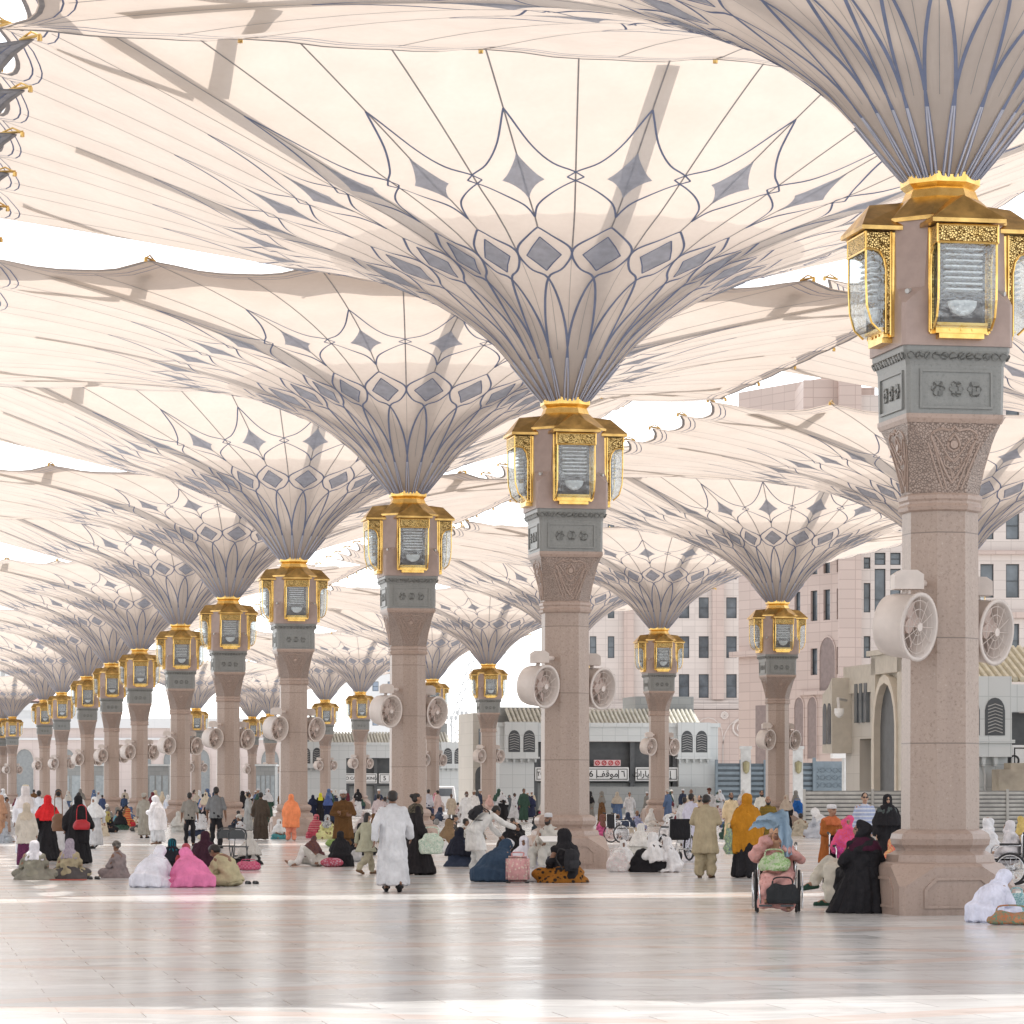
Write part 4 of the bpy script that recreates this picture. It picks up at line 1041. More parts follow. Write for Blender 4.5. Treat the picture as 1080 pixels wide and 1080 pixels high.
# far white tower behind the third column, crane, far left blocks
def block(name, label, x0, x1, Y, ytop, mat, cols, rows, wname='building', zbot=0, ww=.5, pm=None):
    r = empty(name); tag(r, label, wname); O = at(x0, Y); W_ = (at(x1, Y)-O).length; H = zz(ytop, Y); h = []
    for i in range(cols):
        for j in range(rows):
            u = W_*(i+.5)/cols; z = zbot+3+(H-zbot-4)*(j+.5)/rows; a = W_/cols*ww/2; b = (H-zbot-4)/rows*.28
            h.append((u-a, u+a, z-b, z+b))
    bm = bmesh.new(); facade(bm, O, (1,0,0), W_, H, h, .6); facade(bm, O+Vector((0,12,0)), (0,-1,0), 12, H); facade(bm, O+Vector((W_,0,0)), (0,1,0), 12, H)
    uvl = bm.loops.layers.uv.verify(); t = O+Vector((0,0,H)); uvquad(bm, uvl, (t, t+Vector((W_,0,0)), t+Vector((W_,12,0)), t+Vector((0,12,0))), ((0,0),(1,0),(1,1),(0,1)))
    obj('wall', bm, mat, r); windows(r, O, (1,0,0), h, .5, pm)
    return r, frameM(O, (1,0,0)), O
M_HAZEW = tile_wall('hazy_white_render', (.80,.80,.80), (.70,.70,.71), 3, 3, .02, .04)
M_BPANE = plain('pale_blue_pane', (.42,.50,.62), .2)
M_HPANE = plain('hazy_grey_pane', (.40,.42,.44), .3)
block('white_tower_block', 'white distant block with pale blue windows behind the far parking entrance', 372, 436, 520, 690, M_HAZEW, 4, 7, ww=.4, pm=M_BPANE)
block('white_tower_block', 'pale far tower with grey windows at the upper left edge of the square', -40, 34, 620, 672, M_HAZEW, 4, 8, ww=.3, pm=M_HPANE)
# arcaded pink mosque front on the far left
mq = empty('arcade_building'); tag(mq, 'long low pink arcade with arched windows closing the square on the far left', 'building')
YM = 440; OM = at(-60, YM); WM = (at(330, YM)-OM).length; HM = zz(768, YM)
bm = bmesh.new(); facade(bm, OM, (1,0,0), WM, HM); obj('wall', bm, tile_wall('hazy_pink_stone', (.72,.62,.585), (.60,.51,.48), 2, 1, .03, .05), mq)
MM = frameM(OM, (1,0,0))
bm = bmesh.new(); box(bm, (0,-.6,HM), (WM,6,HM+1.3), 0, MM); box(bm, (0,-.3,HM-1.6), (WM,-.002,HM-1.3), 0, MM); obj('cornice', bm, M_HAZEW, mq)
bm = bmesh.new(); box(bm, (0,8,0), (WM*.42,16,zz(745,YM)), 0, MM); box(bm, (-.1,7.6,zz(748,YM)), (WM*.42+.3,16.3,zz(740,YM)), 0, MM); obj('upper_storey', bm, M_HAZEW, mq)
bm = bmesh.new(); box(bm, (0,7.5,zz(738,YM)), (WM*.30,16.4,zz(733,YM)), 0, MM); obj('pink_band', bm, plain('pink_band_paint', (.70,.50,.46), .6), mq)
for x in (26, 70, 114, 150, 182, 212, 244, 285):
    arch_window(mq, MM, (x+60)/F*YM, 2.4, .05, zz(790,YM), 'arched_window', M_PALEW, plain('hazy_arch_glass', (.30,.315,.32), .3), .2)
# glazed low shopfront strip
for x0, x1, lab in ((62,112,'grey glazed stair entrance between the seventh and tenth columns'), (150,178,'grey glazed stair entrance left of the sixth column'), (270,290,'grey glazed stair entrance left of the fourth column')):
    A = at(x0, 345); W_ = (at(x1,345)-A).length; r = empty('stair_entrance', A); tag(r, lab, 'entrance'); bm = bmesh.new(); box(bm, (0,0,0), (W_,4,zz(808,345))); obj('wall', bm, M_GREYT, r); boxuv(r.children[0])
    bm = bmesh.new()
    for i in range(4): box(bm, (W_*(i+.12)/4,-.05,.3), (W_*(i+.88)/4,-.003,zz(818,345)))
    obj('window', bm, plain('hazy_glass', (.36,.40,.42), .25), r)
    bm = bmesh.new(); box(bm, (-.1,-.25,zz(808,345)), (W_+.1,4.2,zz(806,345))); obj('roof', bm, M_MARB, r); boxuv(r.children[-1])
for o_ in [o for o in C.objects if o.type == 'MESH']:
    if o_.data.materials and o_.data.materials[0] in (M_PINKW, M_PALEW, M_MARB, M_BEIGE, M_GREYT, M_HAZEW) : boxuv(o_)
# crane
cr = empty('tower_crane', at(483, 600)); tag(cr, 'thin grey tower crane with slanting jib in the white sky', 'crane')
def lattice(bm, a, b, w_, n):
    a, b = Vector(a), Vector(b); d = (b-a).normalized(); s = d.cross(Vector((0,1,0))).normalized()*w_/2
    for q in (-1,1): tube(bm, [a+s*q, b+s*q], .12, 4)
    for i in range(n): tube(bm, [a.lerp(b,i/n)+s*(1 if i%2 else -1), a.lerp(b,(i+1)/n)+s*(-1 if i%2 else 1)], .09, 4)
bm = bmesh.new(); lattice(bm, (0,0,0), (0,0,zz(768,600)), 1.2, 16); obj('mast', bm, plain('hazy_crane_steel', (.55,.56,.57), .6), cr)
bm = bmesh.new(); lattice(bm, (-1.2,0,zz(768,600)), (2.6,0,zz(696,600)), .8, 14); obj('jib', bm, MATS['hazy_crane_steel'], cr)
# flood lights
for x, yt, lab in ((452,757,'slender floodlight mast right of the third column'), (463,752,'slender floodlight mast nearest the crane')):
    r = empty('floodlight_mast', at(x+24, 520)); tag(r, lab, 'lamp post', 'floodlight masts')
    bm = bmesh.new(); tube(bm, [(0,0,0),(0,0,zz(yt,520))], .14, 5); obj('pole', bm, MATS['hazy_crane_steel'], r)
    bm = bmesh.new(); 
    for q in (-.7,0,.7): box(bm, (q-.25,-.2,zz(yt,520)-.3), (q+.25,.2,zz(yt,520)+.3))
    obj('lamp_head', bm, MATS['hazy_crane_steel'], r)
# white van parked far behind
vn = empty('parked_van', at(467, 262)); tag(vn, 'white van parked beyond the crowd right of the third column', 'van')
bm = bmesh.new()
L0 = [(-1.0,.0,.35),(1.0,0,.35),(1.02,0,1.1),(.88,0,1.95),(-.88,0,1.95),(-1.02,0,1.1)]
rings(bm, [[(x,y,z*(1 if k else .96)) for x,_,z in L0] for k, y in enumerate((-2.2,-1.9,2.2))]); obj('body', bm, M_WHITEP, vn)
bm = bmesh.new(); box(bm, (-.78,-2.22,1.15), (.78,-2.16,1.75)); obj('windscreen', bm, M_PANE, vn)
for s in (-1,1):
    bm = bmesh.new(); box(bm, (s*.95-.12,-2.25,.65), (s*.95+.06 if s>0 else s*.95+.2,-2.18,.85)); obj('headlight', bm, M_LAMPW, vn)
    for y in (-1.4,1.4): bm = bmesh.new(); disc(bm, (s*.9,y,.33), (1,0,0), .33, .22, 18); obj('wheel', bm, M_RUBBER, vn)
# ================================================================ people
def cap_(bm, p0, p1, r0, r1, seg=10):
    p0, p1 = Vector(p0), Vector(p1); t = p1-p0
    if t.length < 1e-5: t = Vector((0,0,.001))
    t.normalize(); a = t.orthogonal().normalized(); b = t.cross(a); L = []
    for k in (-.98,-.7,-.35,0): L.append((p0+t*r0*k, r0*math.sqrt(max(.02,1-k*k))))
    for k in (0,.35,.7,.98): L.append((p1+t*r1*k, r1*math.sqrt(max(.02,1-k*k))))
    rings(bm, [[c+(a*math.cos(2*PI*i/seg)+b*math.sin(2*PI*i/seg))*r for i in range(seg)] for c, r in L])
def ell_(bm, c, r, M=None, seg=14, nr=8):
    c = Vector(c); L = []
    for k in range(nr+1):
        a = -PI/2+PI*k/nr; rr = max(.03, math.cos(a)); z = math.sin(a)
        lp = [Vector((r[0]*rr*math.cos(2*PI*i/seg), r[1]*rr*math.sin(2*PI*i/seg), r[2]*z)) for i in range(seg)]
        L.append([(M @ v if M else v)+c for v in lp])
    rings(bm, L)
def loft_(bm, R, seg=24, rip=0, ph=0):
    """R = list of (center, rx, ry, normal) rings"""
    L = []; X = Vector((1,0,0)); n = len(R)
    for k, q in enumerate(R):
        c, rx, ry = Vector(q[0]), q[1], q[2]; nn = Vector(q[3]).normalized() if len(q) > 3 else Vector((0,0,1)); x = q[4] if len(q) > 4 else X
        yv = nn.cross(x).normalized(); xv = yv.cross(nn)
        L.append([c+xv*rx*math.cos(2*PI*i/seg)+yv*ry*math.sin(2*PI*i/seg) for i in range(seg)])
    rings(bm, L)
def remesh(bm, voxel, it=4, fac=.5, floor=True):
    bmesh.ops.recalc_face_normals(bm, faces=bm.faces[:])
    me = bpy.data.meshes.new('tmp'); bm.to_mesh(me); bm.free()
    o = bpy.data.objects.new('tmp', me); C.objects.link(o)
    m = o.modifiers.new('r', 'REMESH'); m.mode = 'VOXEL'; m.voxel_size = voxel
    if it: s = o.modifiers.new('s', 'SMOOTH'); s.factor = fac; s.iterations = it
    dg = bpy.context.evaluated_depsgraph_get(); out = bpy.data.meshes.new_from_object(o.evaluated_get(dg))
    bpy.data.objects.remove(o); bpy.data.meshes.remove(me)
    if floor:
        co = np.zeros(len(out.vertices)*3, np.float32); out.vertices.foreach_get('co', co); co = co.reshape(-1,3); co[:,2] = np.maximum(co[:,2], .004+.002*np.sin(co[:,0]*9)); out.vertices.foreach_set('co', co.ravel())
    out.polygons.foreach_set('use_smooth', [True]*len(out.polygons)); out.update(); return out
def drape(me, amp, seed, hang=True, zt=1.4, n=9):
    nv = len(me.vertices); co = np.zeros(nv*3, np.float32); me.vertices.foreach_get('co', co); co = co.reshape(-1,3)
    no = np.zeros(nv*3, np.float32); me.vertex_normals.foreach_get('vector', no); no = no.reshape(-1,3)
    rs = np.random.RandomState(seed); ph = rs.rand(12)*6.28
    x, y, z = co.T
    if hang:
        th = np.arctan2(y, x+1e-6); k = np.clip((zt-z)/zt, 0, 1)
        d = np.sin(th*n+ph[0]+1.3*np.sin(z*3+ph[1]))*.6+np.sin(th*(n*2-1)+ph[2]+2*np.sin(z*5+ph[3]))*.35+np.sin(z*16+3*np.sin(th*2+ph[4]))*.25*(k < .6)
        d *= (.25+k)
    else:
        d = np.sin(x*17+ph[0]+2.2*np.sin(z*7+ph[1]))*np.sin(z*11+ph[2]+2*np.sin(y*8+ph[3]))+.6*np.sin((x+z)*27+ph[4]+2*np.sin(y*13+ph[5]))*np.sin(y*19+ph[6])+.5*np.sin((x-z*1.3)*21+ph[7]+1.5*np.sin(z*9))
        d *= np.clip(z/.12, .2, 1)
    d = d+.2*np.sin(x*41+ph[8]+3*np.sin(z*17+ph[9]))*np.sin(z*23+y*31+ph[10])
    co += no*(d*amp*(1.25 if hang else 1.5))[:,None]; co[:,2] = np.maximum(co[:,2], .004)
    me.vertices.foreach_set('co', co.ravel()); me.update(); return me

# ---------------- poses: joints in metres, the figure faces +Y
def P_(pelvis, chest, neck, head, sh, el, wr, hip, kn, an, toe, hp=(0,0), hands='rest'):
    J = dict(pelvis=Vector(pelvis), chest=Vector(chest), neck=Vector(neck), head=Vector(head), hp=hp)
    for n, v in (('sh',sh),('el',el),('wr',wr),('hip',hip),('kn',kn),('an',an),('toe',toe)):
        if len(v) == 3 and not hasattr(v[0], '__len__'): J[n] = [Vector((-v[0],v[1],v[2])), Vector(v)]     # left, right mirrored
        else: J[n] = [Vector(q) for q in v]
    return J
POSES = {
 'stand': P_((0,0,.93),(0,.0,1.30),(0,-.01,1.46),(0,.02,1.60),(.165,-.005,1.385),(.245,-.03,1.12),(.26,.05,.87),(.09,0,.90),(.10,.02,.49),(.11,-.03,.08),(.13,.14,.035)),
 'look_down': P_((0,0,.93),(0,.03,1.30),(0,.05,1.46),(0,.10,1.57),(.165,.02,1.385),(.25,.05,1.12),(.10,.27,1.12),(.09,0,.90),(.10,.02,.49),(.10,-.03,.08),(.12,.14,.035),(0,-28)),
 'walk': P_((0,0,.92),(0,.03,1.29),(0,.03,1.45),(0,.06,1.59),(.165,.02,1.375),[(-.25,-.12,1.13),(.25,.08,1.12)],[(-.27,-.14,.88),(.27,.23,.92)],(.09,0,.90),[(-.09,.16,.53),(.10,-.02,.48)],[(-.09,.27,.09),(.10,-.30,.17)],[(-.09,.44,.06),(.10,-.17,.05)]),
 'carry': P_((0,0,.92),(0,.03,1.29),(0,.03,1.45),(0,.06,1.59),(.165,.02,1.375),[(-.24,-.02,1.12),(.25,.02,1.12)],[(-.22,.16,.94),(.28,.10,.88)],(.09,0,.90),[(-.08,.16,.53),(.09,-.02,.48)],[(-.07,.27,.09),(.09,-.30,.17)],[(-.07,.44,.06),(.09,-.17,.05)]),
 'fold': P_((0,0,.93),(0,.0,1.30),(0,.01,1.46),(0,.04,1.60),(.165,-.005,1.385),(.25,.04,1.13),[(.04,.22,1.16),(-.05,.23,1.10)],(.09,0,.90),(.10,.02,.49),(.10,-.03,.08),(.12,.14,.035)),
 'bend': P_((0,-.06,.90),(0,.20,1.19),(0,.32,1.30),(0,.44,1.33),[(-.19,.30,1.24),(.19,.30,1.24)],[(-.22,.42,.98),(.24,.50,1.08)],[(-.16,.58,.82),(.20,.78,.98)],(.09,-.05,.88),(.10,.02,.49),[(-.10,-.05,.08),(.12,.12,.08)],[(-.12,.12,.035),(.14,.29,.035)],(0,-40)),
 'sit': P_((0,-.06,.13),(0,.0,.48),(0,.04,.63),(0,.08,.76),(.165,.01,.55),(.25,.07,.31),(.11,.27,.24),(.10,-.02,.12),(.34,.20,.14),[(.16,.30,.07),(-.12,.36,.07)],[(.24,.40,.05),(-.2,.46,.05)],(0,-12)),
 'sit_bow': P_((0,-.08,.13),(0,.07,.45),(0,.17,.57),(0,.27,.65),(.165,.12,.51),(.24,.18,.28),(.10,.36,.20),(.10,-.02,.12),(.34,.22,.14),[(.16,.32,.07),(-.12,.36,.07)],[(.24,.42,.05),(-.2,.46,.05)],(0,-42)),
 'sit_knees': P_((0,-.16,.13),(0,-.08,.48),(0,-.03,.63),(0,.02,.76),(.165,-.07,.55),(.22,.08,.36),(.09,.26,.36),(.10,-.12,.12),(.12,.24,.42),(.11,.42,.08),(.12,.57,.035),(0,-8)),
 'kneel': P_((0,-.12,.30),(0,-.06,.66),(0,-.02,.82),(0,.02,.95),(.165,-.05,.745),(.24,.04,.50),(.12,.22,.42),(.10,-.08,.28),(.14,.30,.08),(.12,-.14,.07),(.12,-.30,.05),(0,-10)),
 'chair': P_((0,-.05,.56),(0,-.06,.93),(0,-.04,1.09),(0,.0,1.23),(.165,-.05,1.0),(.26,.0,.76),(.14,.24,.70),(.10,0,.55),(.13,.40,.55),(.13,.44,.14),(.14,.60,.10)),
 'chair_fan': P_((0,-.05,.56),(0,-.04,.93),(0,.0,1.09),(0,.05,1.22),(.17,-.03,1.01),[(-.30,.08,.84),(.31,.06,.86)],[(-.10,.26,1.02),(.14,.20,1.16)],(.10,0,.55),(.13,.40,.55),[(-.15,.44,.10),(.13,.40,.22)],[(-.16,.60,.06),(.14,.54,.18)]),
 'low_cross': P_((0,-.05,.48),(0,-.12,.83),(0,-.10,.98),(0,-.06,1.10),(.165,-.11,.91),(.23,.0,.67),(.12,.22,.60),(.10,0,.47),[(-.09,.38,.55),(.07,.40,.66)],[(-.10,.40,.09),(.0,.62,.34)],[(-.10,.57,.04),(-.02,.76,.27)],(0,0)),
 'lie': P_((0,0,.14),(.42,-.02,.20),(.57,-.02,.27),(.70,-.02,.33),[(.47,-.20,.22),(.47,.17,.24)],[(.30,-.28,.12),(.22,.22,.22)],[(.10,-.24,.10),(.02,.10,.30)],[(-.02,-.09,.13),(-.02,.09,.13)],[(-.34,-.10,.48),(-.36,.10,.16)],[(-.50,-.10,.09),(-.74,.12,.08)],[(-.66,-.10,.04),(-.86,.16,.16)],(0,40)),
}
HEADR = {}
def head_mat(J):
    R = Euler((math.radians(J['hp'][1]), 0, math.radians(J['hp'][0]))).to_matrix()
    return R
def hand_(bm, w_, e_, side):
    d = (w_-e_).normalized(); dn = Vector((0,0,-1)); ax = d.cross(Vector((side,0,0)))
    if ax.length < .2: ax = Vector((0,1,0))
    ax.normalize(); pn = d.cross(ax).normalized()
    pc = w_+d*.045; ell_(bm, pc, (.040,.018,.05), Matrix((ax, pn, d)).transposed(), 10, 6)
    for i, (o, l) in enumerate(((-.030,.058),(-.010,.070),(.010,.066),(.029,.050))):
        b = w_+d*.075+ax*o; m = b+d*l*.55+pn*.006*side; cap_(bm, b, m, .0105, .0098, 6); cap_(bm, m, m+(d*.8+pn*.6*side).normalized()*l*.5, .0098, .0085, 6)
    t = w_+d*.025+ax*-.034; cap_(bm, t, t+(d*.6-ax*.8).normalized()*.045, .013, .0105, 6); t2 = t+(d*.6-ax*.8).normalized()*.045; cap_(bm, t2, t2+(d*.95-ax*.2).normalized()*.03, .0105, .009, 6)
BODY = {}
def body_mesh(pose):
    if pose in BODY: return BODY[pose]
    J = POSES[pose]; bm = bmesh.new(); H = head_mat(J); h = J['head']
    sd = (J['sh'][1]-J['sh'][0]).normalized()
    up = (J['chest']-J['pelvis']).normalized(); fw = up.cross(sd); T = Matrix((sd, -fw if False else up.cross(sd), up)).transposed()
    ell_(bm, J['pelvis'], (.155,.105,.13), T); cap_(bm, J['pelvis'], J['chest'], .115, .12, 14); ell_(bm, J['chest'], (.165,.11,.17), T)
    cap_(bm, (J['sh'][0]*.8+J['sh'][1]*.2), (J['sh'][0]*.2+J['sh'][1]*.8), .065, .065)
    cap_(bm, J['neck']-up*.06, h-H@Vector((0,.0,.06)), .056, .052)
    for i in (0, 1):
        s = -1 if i == 0 else 1
        cap_(bm, J['sh'][i], J['el'][i], .050, .040); cap_(bm, J['el'][i], J['wr'][i], .041, .027); hand_(bm, J['wr'][i], J['el'][i], s)
        cap_(bm, J['hip'][i], J['kn'][i], .082, .056); cap_(bm, J['kn'][i], J['an'][i], .055, .037)
        a, t = J['an'][i], J['toe'][i]; cap_(bm, a+Vector((0,0,-.03))-(t-a)*.2, a.lerp(t,.6), .036, .036); cap_(bm, a.lerp(t,.55), t, .036, .026); cap_(bm, a, a.lerp(t,.4)-Vector((0,0,.01)), .036, .034)
    for c, r in (((0,-.012,.028),(.074,.094,.090)),((0,.016,-.028),(.060,.076,.082)),((0,.035,-.075),(.042,.045,.036)),((0,.094,-.012),(.013,.020,.026)),((0,.086,.028),(.042,.014,.012)),((0,.083,-.052),(.026,.014,.013)),((.076,-.008,-.008),(.012,.020,.032)),((-.076,-.008,-.008),(.012,.020,.032))):
        ell_(bm, h+H@Vector(c), r, H, 12, 8)
    me = remesh(bm, .0092, 2, .4)
    n = len(me.polygons); ce = np.zeros(n*3, np.float32); me.polygons.foreach_get('center', ce); ce = ce.reshape(-1,3)-np.array(h); ce = ce @ np.array(H)
    idx = np.zeros(n, np.int32)
    for sx in (-1,1):
        idx[(np.abs(ce[:,0]-sx*.030) < .014) & (np.abs(ce[:,2]-.008) < .007) & (ce[:,1] > .05)] = 1
        idx[(np.abs(ce[:,0]-sx*.031) < .020) & (np.abs(ce[:,2]-.030) < .006) & (ce[:,1] > .05)] = 1
    idx[(np.abs(ce[:,0]) < .024) & (np.abs(ce[:,2]+.053) < .008) & (ce[:,1] > .06)] = 2
    me.polygons.foreach_set('material_index', idx)
    top = float(np.array([v.co.z for v in me.vertices]).max()); BODY[pose] = (me, top); return BODY[pose]
def spine(J, t): return J['pelvis'].lerp(J['chest'], t) if t <= 1 else J['chest'].lerp(J['neck'], t-1)
GAR = {}
def garment(pose, kind):
    key = (pose, kind)
    if key in GAR: return GAR[key]
    J = POSES[pose]; bm = bmesh.new(); H = head_mat(J); h = J['head']; up = (J['chest']-J['pelvis']).normalized()
    sm = (J['sh'][0]+J['sh'][1])/2; seated = pose in ('sit','sit_bow','sit_knees','kneel'); chair = pose.startswith('chair') or pose == 'low_cross'; lie = pose == 'lie'
    sdv = (J['sh'][1]-J['sh'][0]).normalized()
    vox = .017; amp = .010; hang = True; zt = 1.35; it = 6
    def torso(fat=1.0, top=True):
        if lie:
            L = [(J['pelvis']-up*.12,.17*fat,.12,up,sdv),(J['pelvis'],.19*fat,.14,up,sdv),(spine(J,.5),.175*fat,.13,up,sdv),(spine(J,1.0),.19*fat,.135,up,sdv),(spine(J,1.35),.17*fat,.105,up,sdv),(J['neck'],.07,.06,up,sdv)]
            loft_(bm, L); return
        L = [(J['pelvis']-up*.08,.19*fat,.15*fat,up),(spine(J,.35),.18*fat,.14*fat,up),(spine(J,.75),.19*fat,.135*fat,up),(spine(J,1.15),.195*fat,.125*fat,up),(sm+up*.015,.165*fat,.095*fat,up),(sm.lerp(J['neck'],.55)+up*.015,.115,.085,up),(J['neck']-up*.01,.072,.068,up),(J['neck']+up*.03,.064,.062,up)]
        loft_(bm, L)
    def sleeves(r0=.058, r1=.06, r2=.068, frac=.93):
        for i in (0,1):
            cap_(bm, J['sh'][i], J['el'][i], r0, r1, 12)
            if frac > 0: cap_(bm, J['el'][i], J['el'][i].lerp(J['wr'][i], frac), r1, r2, 12)
    def skirt(z0, rx, ry, z1=None):
        an = (J['an'][0]+J['an'][1])/2; p = J['pelvis']; sy = abs(J['an'][0].y-J['an'][1].y)/2; sx = abs(J['an'][0].x-J['an'][1].x)/2
        L = []; 
        for k in range(9):
            t = k/8; z = z0+(p.z+.08-z0)*t; f = (z-an.z)/(p.z-an.z); f = min(1.1, max(0, f)); c = Vector((an.x,an.y,0)).lerp(Vector((p.x,p.y,0)), f); c.z = z
            g = max(0, 1-f)
            L.append((c, .185+(rx-.185)*(1-t)**.8+0*sx, .145+(ry-.145)*(1-t)**.8+sy*g*.75))
        loft_(bm, L)
    if kind in ('thobe','abaya','kameez','shirt','tunic','polo'):
        loose = dict(thobe=1.06, abaya=1.12, kameez=1.08, shirt=1.0, tunic=1.1, polo=1.0)[kind]
        torso(loose)
        if kind == 'polo': sleeves(.058,.062,.06,0)
        elif kind == 'abaya': sleeves(.064,.078,.095)
        elif kind == 'shirt': sleeves(.056,.054,.05)
        else: sleeves(.060,.062,.066)
        if pose == 'lie':
            if kind != 'shirt':
                for i in (0,1): cap_(bm, J['hip'][i], J['hip'][i].lerp(J['kn'][i],.98), .13, .10)
        elif seated or chair:
            if kind in ('thobe','abaya') or (kind in ('kameez','tunic') and seated):
                full = kind in ('thobe','abaya')
                for i in (0,1):
                    cap_(bm, J['hip'][i], J['kn'][i], .125, .105, 12)
                    if full: cap_(bm, J['kn'][i], J['an'][i]+Vector((0,0,.03)), .105, .10 if not chair else .11, 12)
                if seated and full and pose != 'sit_knees': loft_(bm, [((0,.08,.0),.42,.36),((0,.08,.05),.40,.34),((0,.04,.14),.30,.25),((0,-.02,.30),.22,.18)])
                if seated and full and pose == 'kneel': loft_(bm, [((0,.02,.0),.36,.42),((0,.02,.1),.33,.38),((0,-.03,.3),.25,.25)])
                if pose == 'sit_knees' and full: loft_(bm, [((0,.12,.0),.26,.42),((0,.12,.2),.22,.34),((0,.12,.40),.16,.20)])
                if chair and full: loft_(bm, [((0,.42,.08),.26,.13),((0,.40,.3),.24,.12),((0,.32,.56),.22,.16),((0,.1,.62),.23,.2)])
            else: loft_(bm, [(J['pelvis']-up*.10,.21,.17,up),(J['pelvis']+up*.1,.20,.16,up)])
            if kind in ('kameez','tunic') and chair:
                for i in (0,1): cap_(bm, J['hip'][i], J['hip'][i].lerp(J['kn'][i],.8), .12, .11, 12)
            hang = False; amp = .013; it = 7
        else:
            z0 = dict(thobe=.13, abaya=.035, kameez=.50, tunic=.62, shirt=.80, polo=.84)[kind]
            rx, ry = dict(thobe=(.235,.20), abaya=(.30,.27), kameez=(.25,.20), tunic=(.285,.235), shirt=(.195,.15), polo=(.195,.15))[kind]
            skirt(z0, rx, ry); amp = .020 if kind in ('thobe','abaya') else (.008 if kind == 'tunic' else .014)
    elif kind in ('trousers','loose_trousers'):
        a, b_, c_ = (.095,.078,.062) if kind == 'trousers' else (.105,.098,.088)
        if not lie: loft_(bm, [(J['pelvis']-up*.12,.16,.12,up),(J['pelvis'],.172,.13,up),(J['pelvis']+up*.10,.165,.125,up)])
        for i in (0,1):
            cap_(bm, J['hip'][i], J['kn'][i], a, b_, 12); cap_(bm, J['kn'][i], J['kn'][i].lerp(J['an'][i], .93), b_, c_, 12)
        hang = False; amp = .011
    elif kind == 'long_skirt':
        if seated:
            for i in (0,1): cap_(bm, J['hip'][i], J['kn'][i], .13, .11); cap_(bm, J['kn'][i], J['an'][i], .11, .09)
            loft_(bm, [((0,.08,.0),.42,.36),((0,.08,.06),.40,.34),((0,.02,.17),.27,.22),((0,-.04,.28),.20,.16)]); hang = False; amp = .009
        else: skirt(.05, .27, .24); loft_(bm, [(J['pelvis'],.185,.145,up),(J['pelvis']+up*.14,.17,.13,up)])
    elif kind in ('hijab','khimar','long_veil','shawl','ghutra'):
        U = H @ Vector((0,0,1)); B = H @ Vector((0,-1,0)); X = H @ Vector((1,0,0))
        L = [(h+U*.128+B*.02,.03,.035,U,X),(h+U*.105+B*.025,.075,.088,U,X),(h+U*.06+B*.03,.098,.112,U,X),(h+B*.036,.103,.115,U,X),(h-U*.06+B*.028,.100,.112,U,X),(h-U*.115+B*.012,.098,.108,U,X)]
        nk = J['neck']; u2 = up
        if kind == 'ghutra': L += [(nk+B*.03,.13,.12,u2),(nk-u2*.10-Vector((0,.04,0)),.20,.14,u2),(nk-u2*.28-Vector((0,.06,0)),.21,.13,u2)]
        elif kind == 'hijab': L += [(nk+u2*.0,.118,.112,u2),(sm+u2*.03,.175,.13,u2),(spine(J,1.1),.20,.155,u2)]
        else: L += [(nk+u2*.02,.138,.125,u2),(nk-u2*.05,.19,.145,u2),(spine(J,1.15),.228,.17,u2),(spine(J,.95),.25,.19,u2)]
        if kind == 'hijab': L += [(spine(J,.85),.20,.165,u2)]
        if kind in ('khimar','long_veil','shawl'):
            L += [(spine(J,.7),.285,.215,u2),(spine(J,.3),.30,.235,u2)]
        if kind in ('long_veil','shawl') and not seated and not chair: L += [(J['pelvis']-u2*.05,.31,.245,u2)]
        if kind == 'shawl' and not seated and not chair: L += [(J['pelvis']-u2*.25,.31,.245,u2),(J['pelvis']-u2*.42,.31,.24,u2)]
        if kind in ('long_veil','shawl') and seated: L += [(J['pelvis']+u2*.02,.36,.30,u2),(Vector((0,.02,.02)),.40,.36,(0,0,1))]
        if kind in ('long_veil','shawl') and chair: L += [(J['pelvis']+u2*.05,.32,.26,u2)]
        if lie: L = [(a[0],a[1],a[2],a[3],(a[4] if len(a) > 4 else sdv)) for a in L]
        loft_(bm, L[::-1], 28)
        if kind in ('khimar','long_veil','shawl'):
            for i in (0,1): cap_(bm, J['sh'][i]*.9+J['el'][i]*.1, J['el'][i], .075, .095, 12)
            if kind == 'shawl':
                for i in (0,1): cap_(bm, J['el'][i], J['el'][i].lerp(J['wr'][i],.8), .10, .09, 12)
        hang = not (chair or lie); amp = .015 if not seated else .013; zt = 1.7 if not seated else .95; it = 5
    elif kind == 'bell_skirt':
        loft_(bm, [((0,.10,.0),.46,.46),((0,.09,.08),.42,.42),((0,.06,.28),.34,.36),((0,.03,.5),.26,.29),((0,-.04,.68),.20,.17)]); hang = True; amp = .02; zt = .75
    elif kind == 'cape_scarf':                 # scarf lying over the shoulders
        loft_(bm, [(spine(J,.95),.225,.17,up),(spine(J,1.1),.225,.165,up),(sm+up*.03,.20,.135,up),(J['neck'],.11,.10,up),(J['neck']+up*.03,.085,.08,up)]); hang = False; amp = .010
    elif kind in ('short_hair','long_hair','bun_hair','balding'):
        X = H
        ell_(bm, h+H@Vector((0,-.022,.038)), (.083,.100,.082), H)
        if kind == 'short_hair': ell_(bm, h+H@Vector((0,-.045,-.01)), (.077,.07,.07), H)
        if kind == 'bun_hair': ell_(bm, h+H@Vector((0,-.045,-.01)), (.08,.075,.08), H); ell_(bm, h+H@Vector((0,-.115,.05)), (.05,.05,.05), H)
        if kind == 'long_hair': loft_(bm, [(h+H@Vector((0,-.06,.02)),.085,.06,H@Vector((0,0,1))),(h+H@Vector((0,-.07,-.10)),.088,.05,(0,0,1)),(h+H@Vector((0,-.085,-.25)),.07,.035,(0,0,1))][::-1])
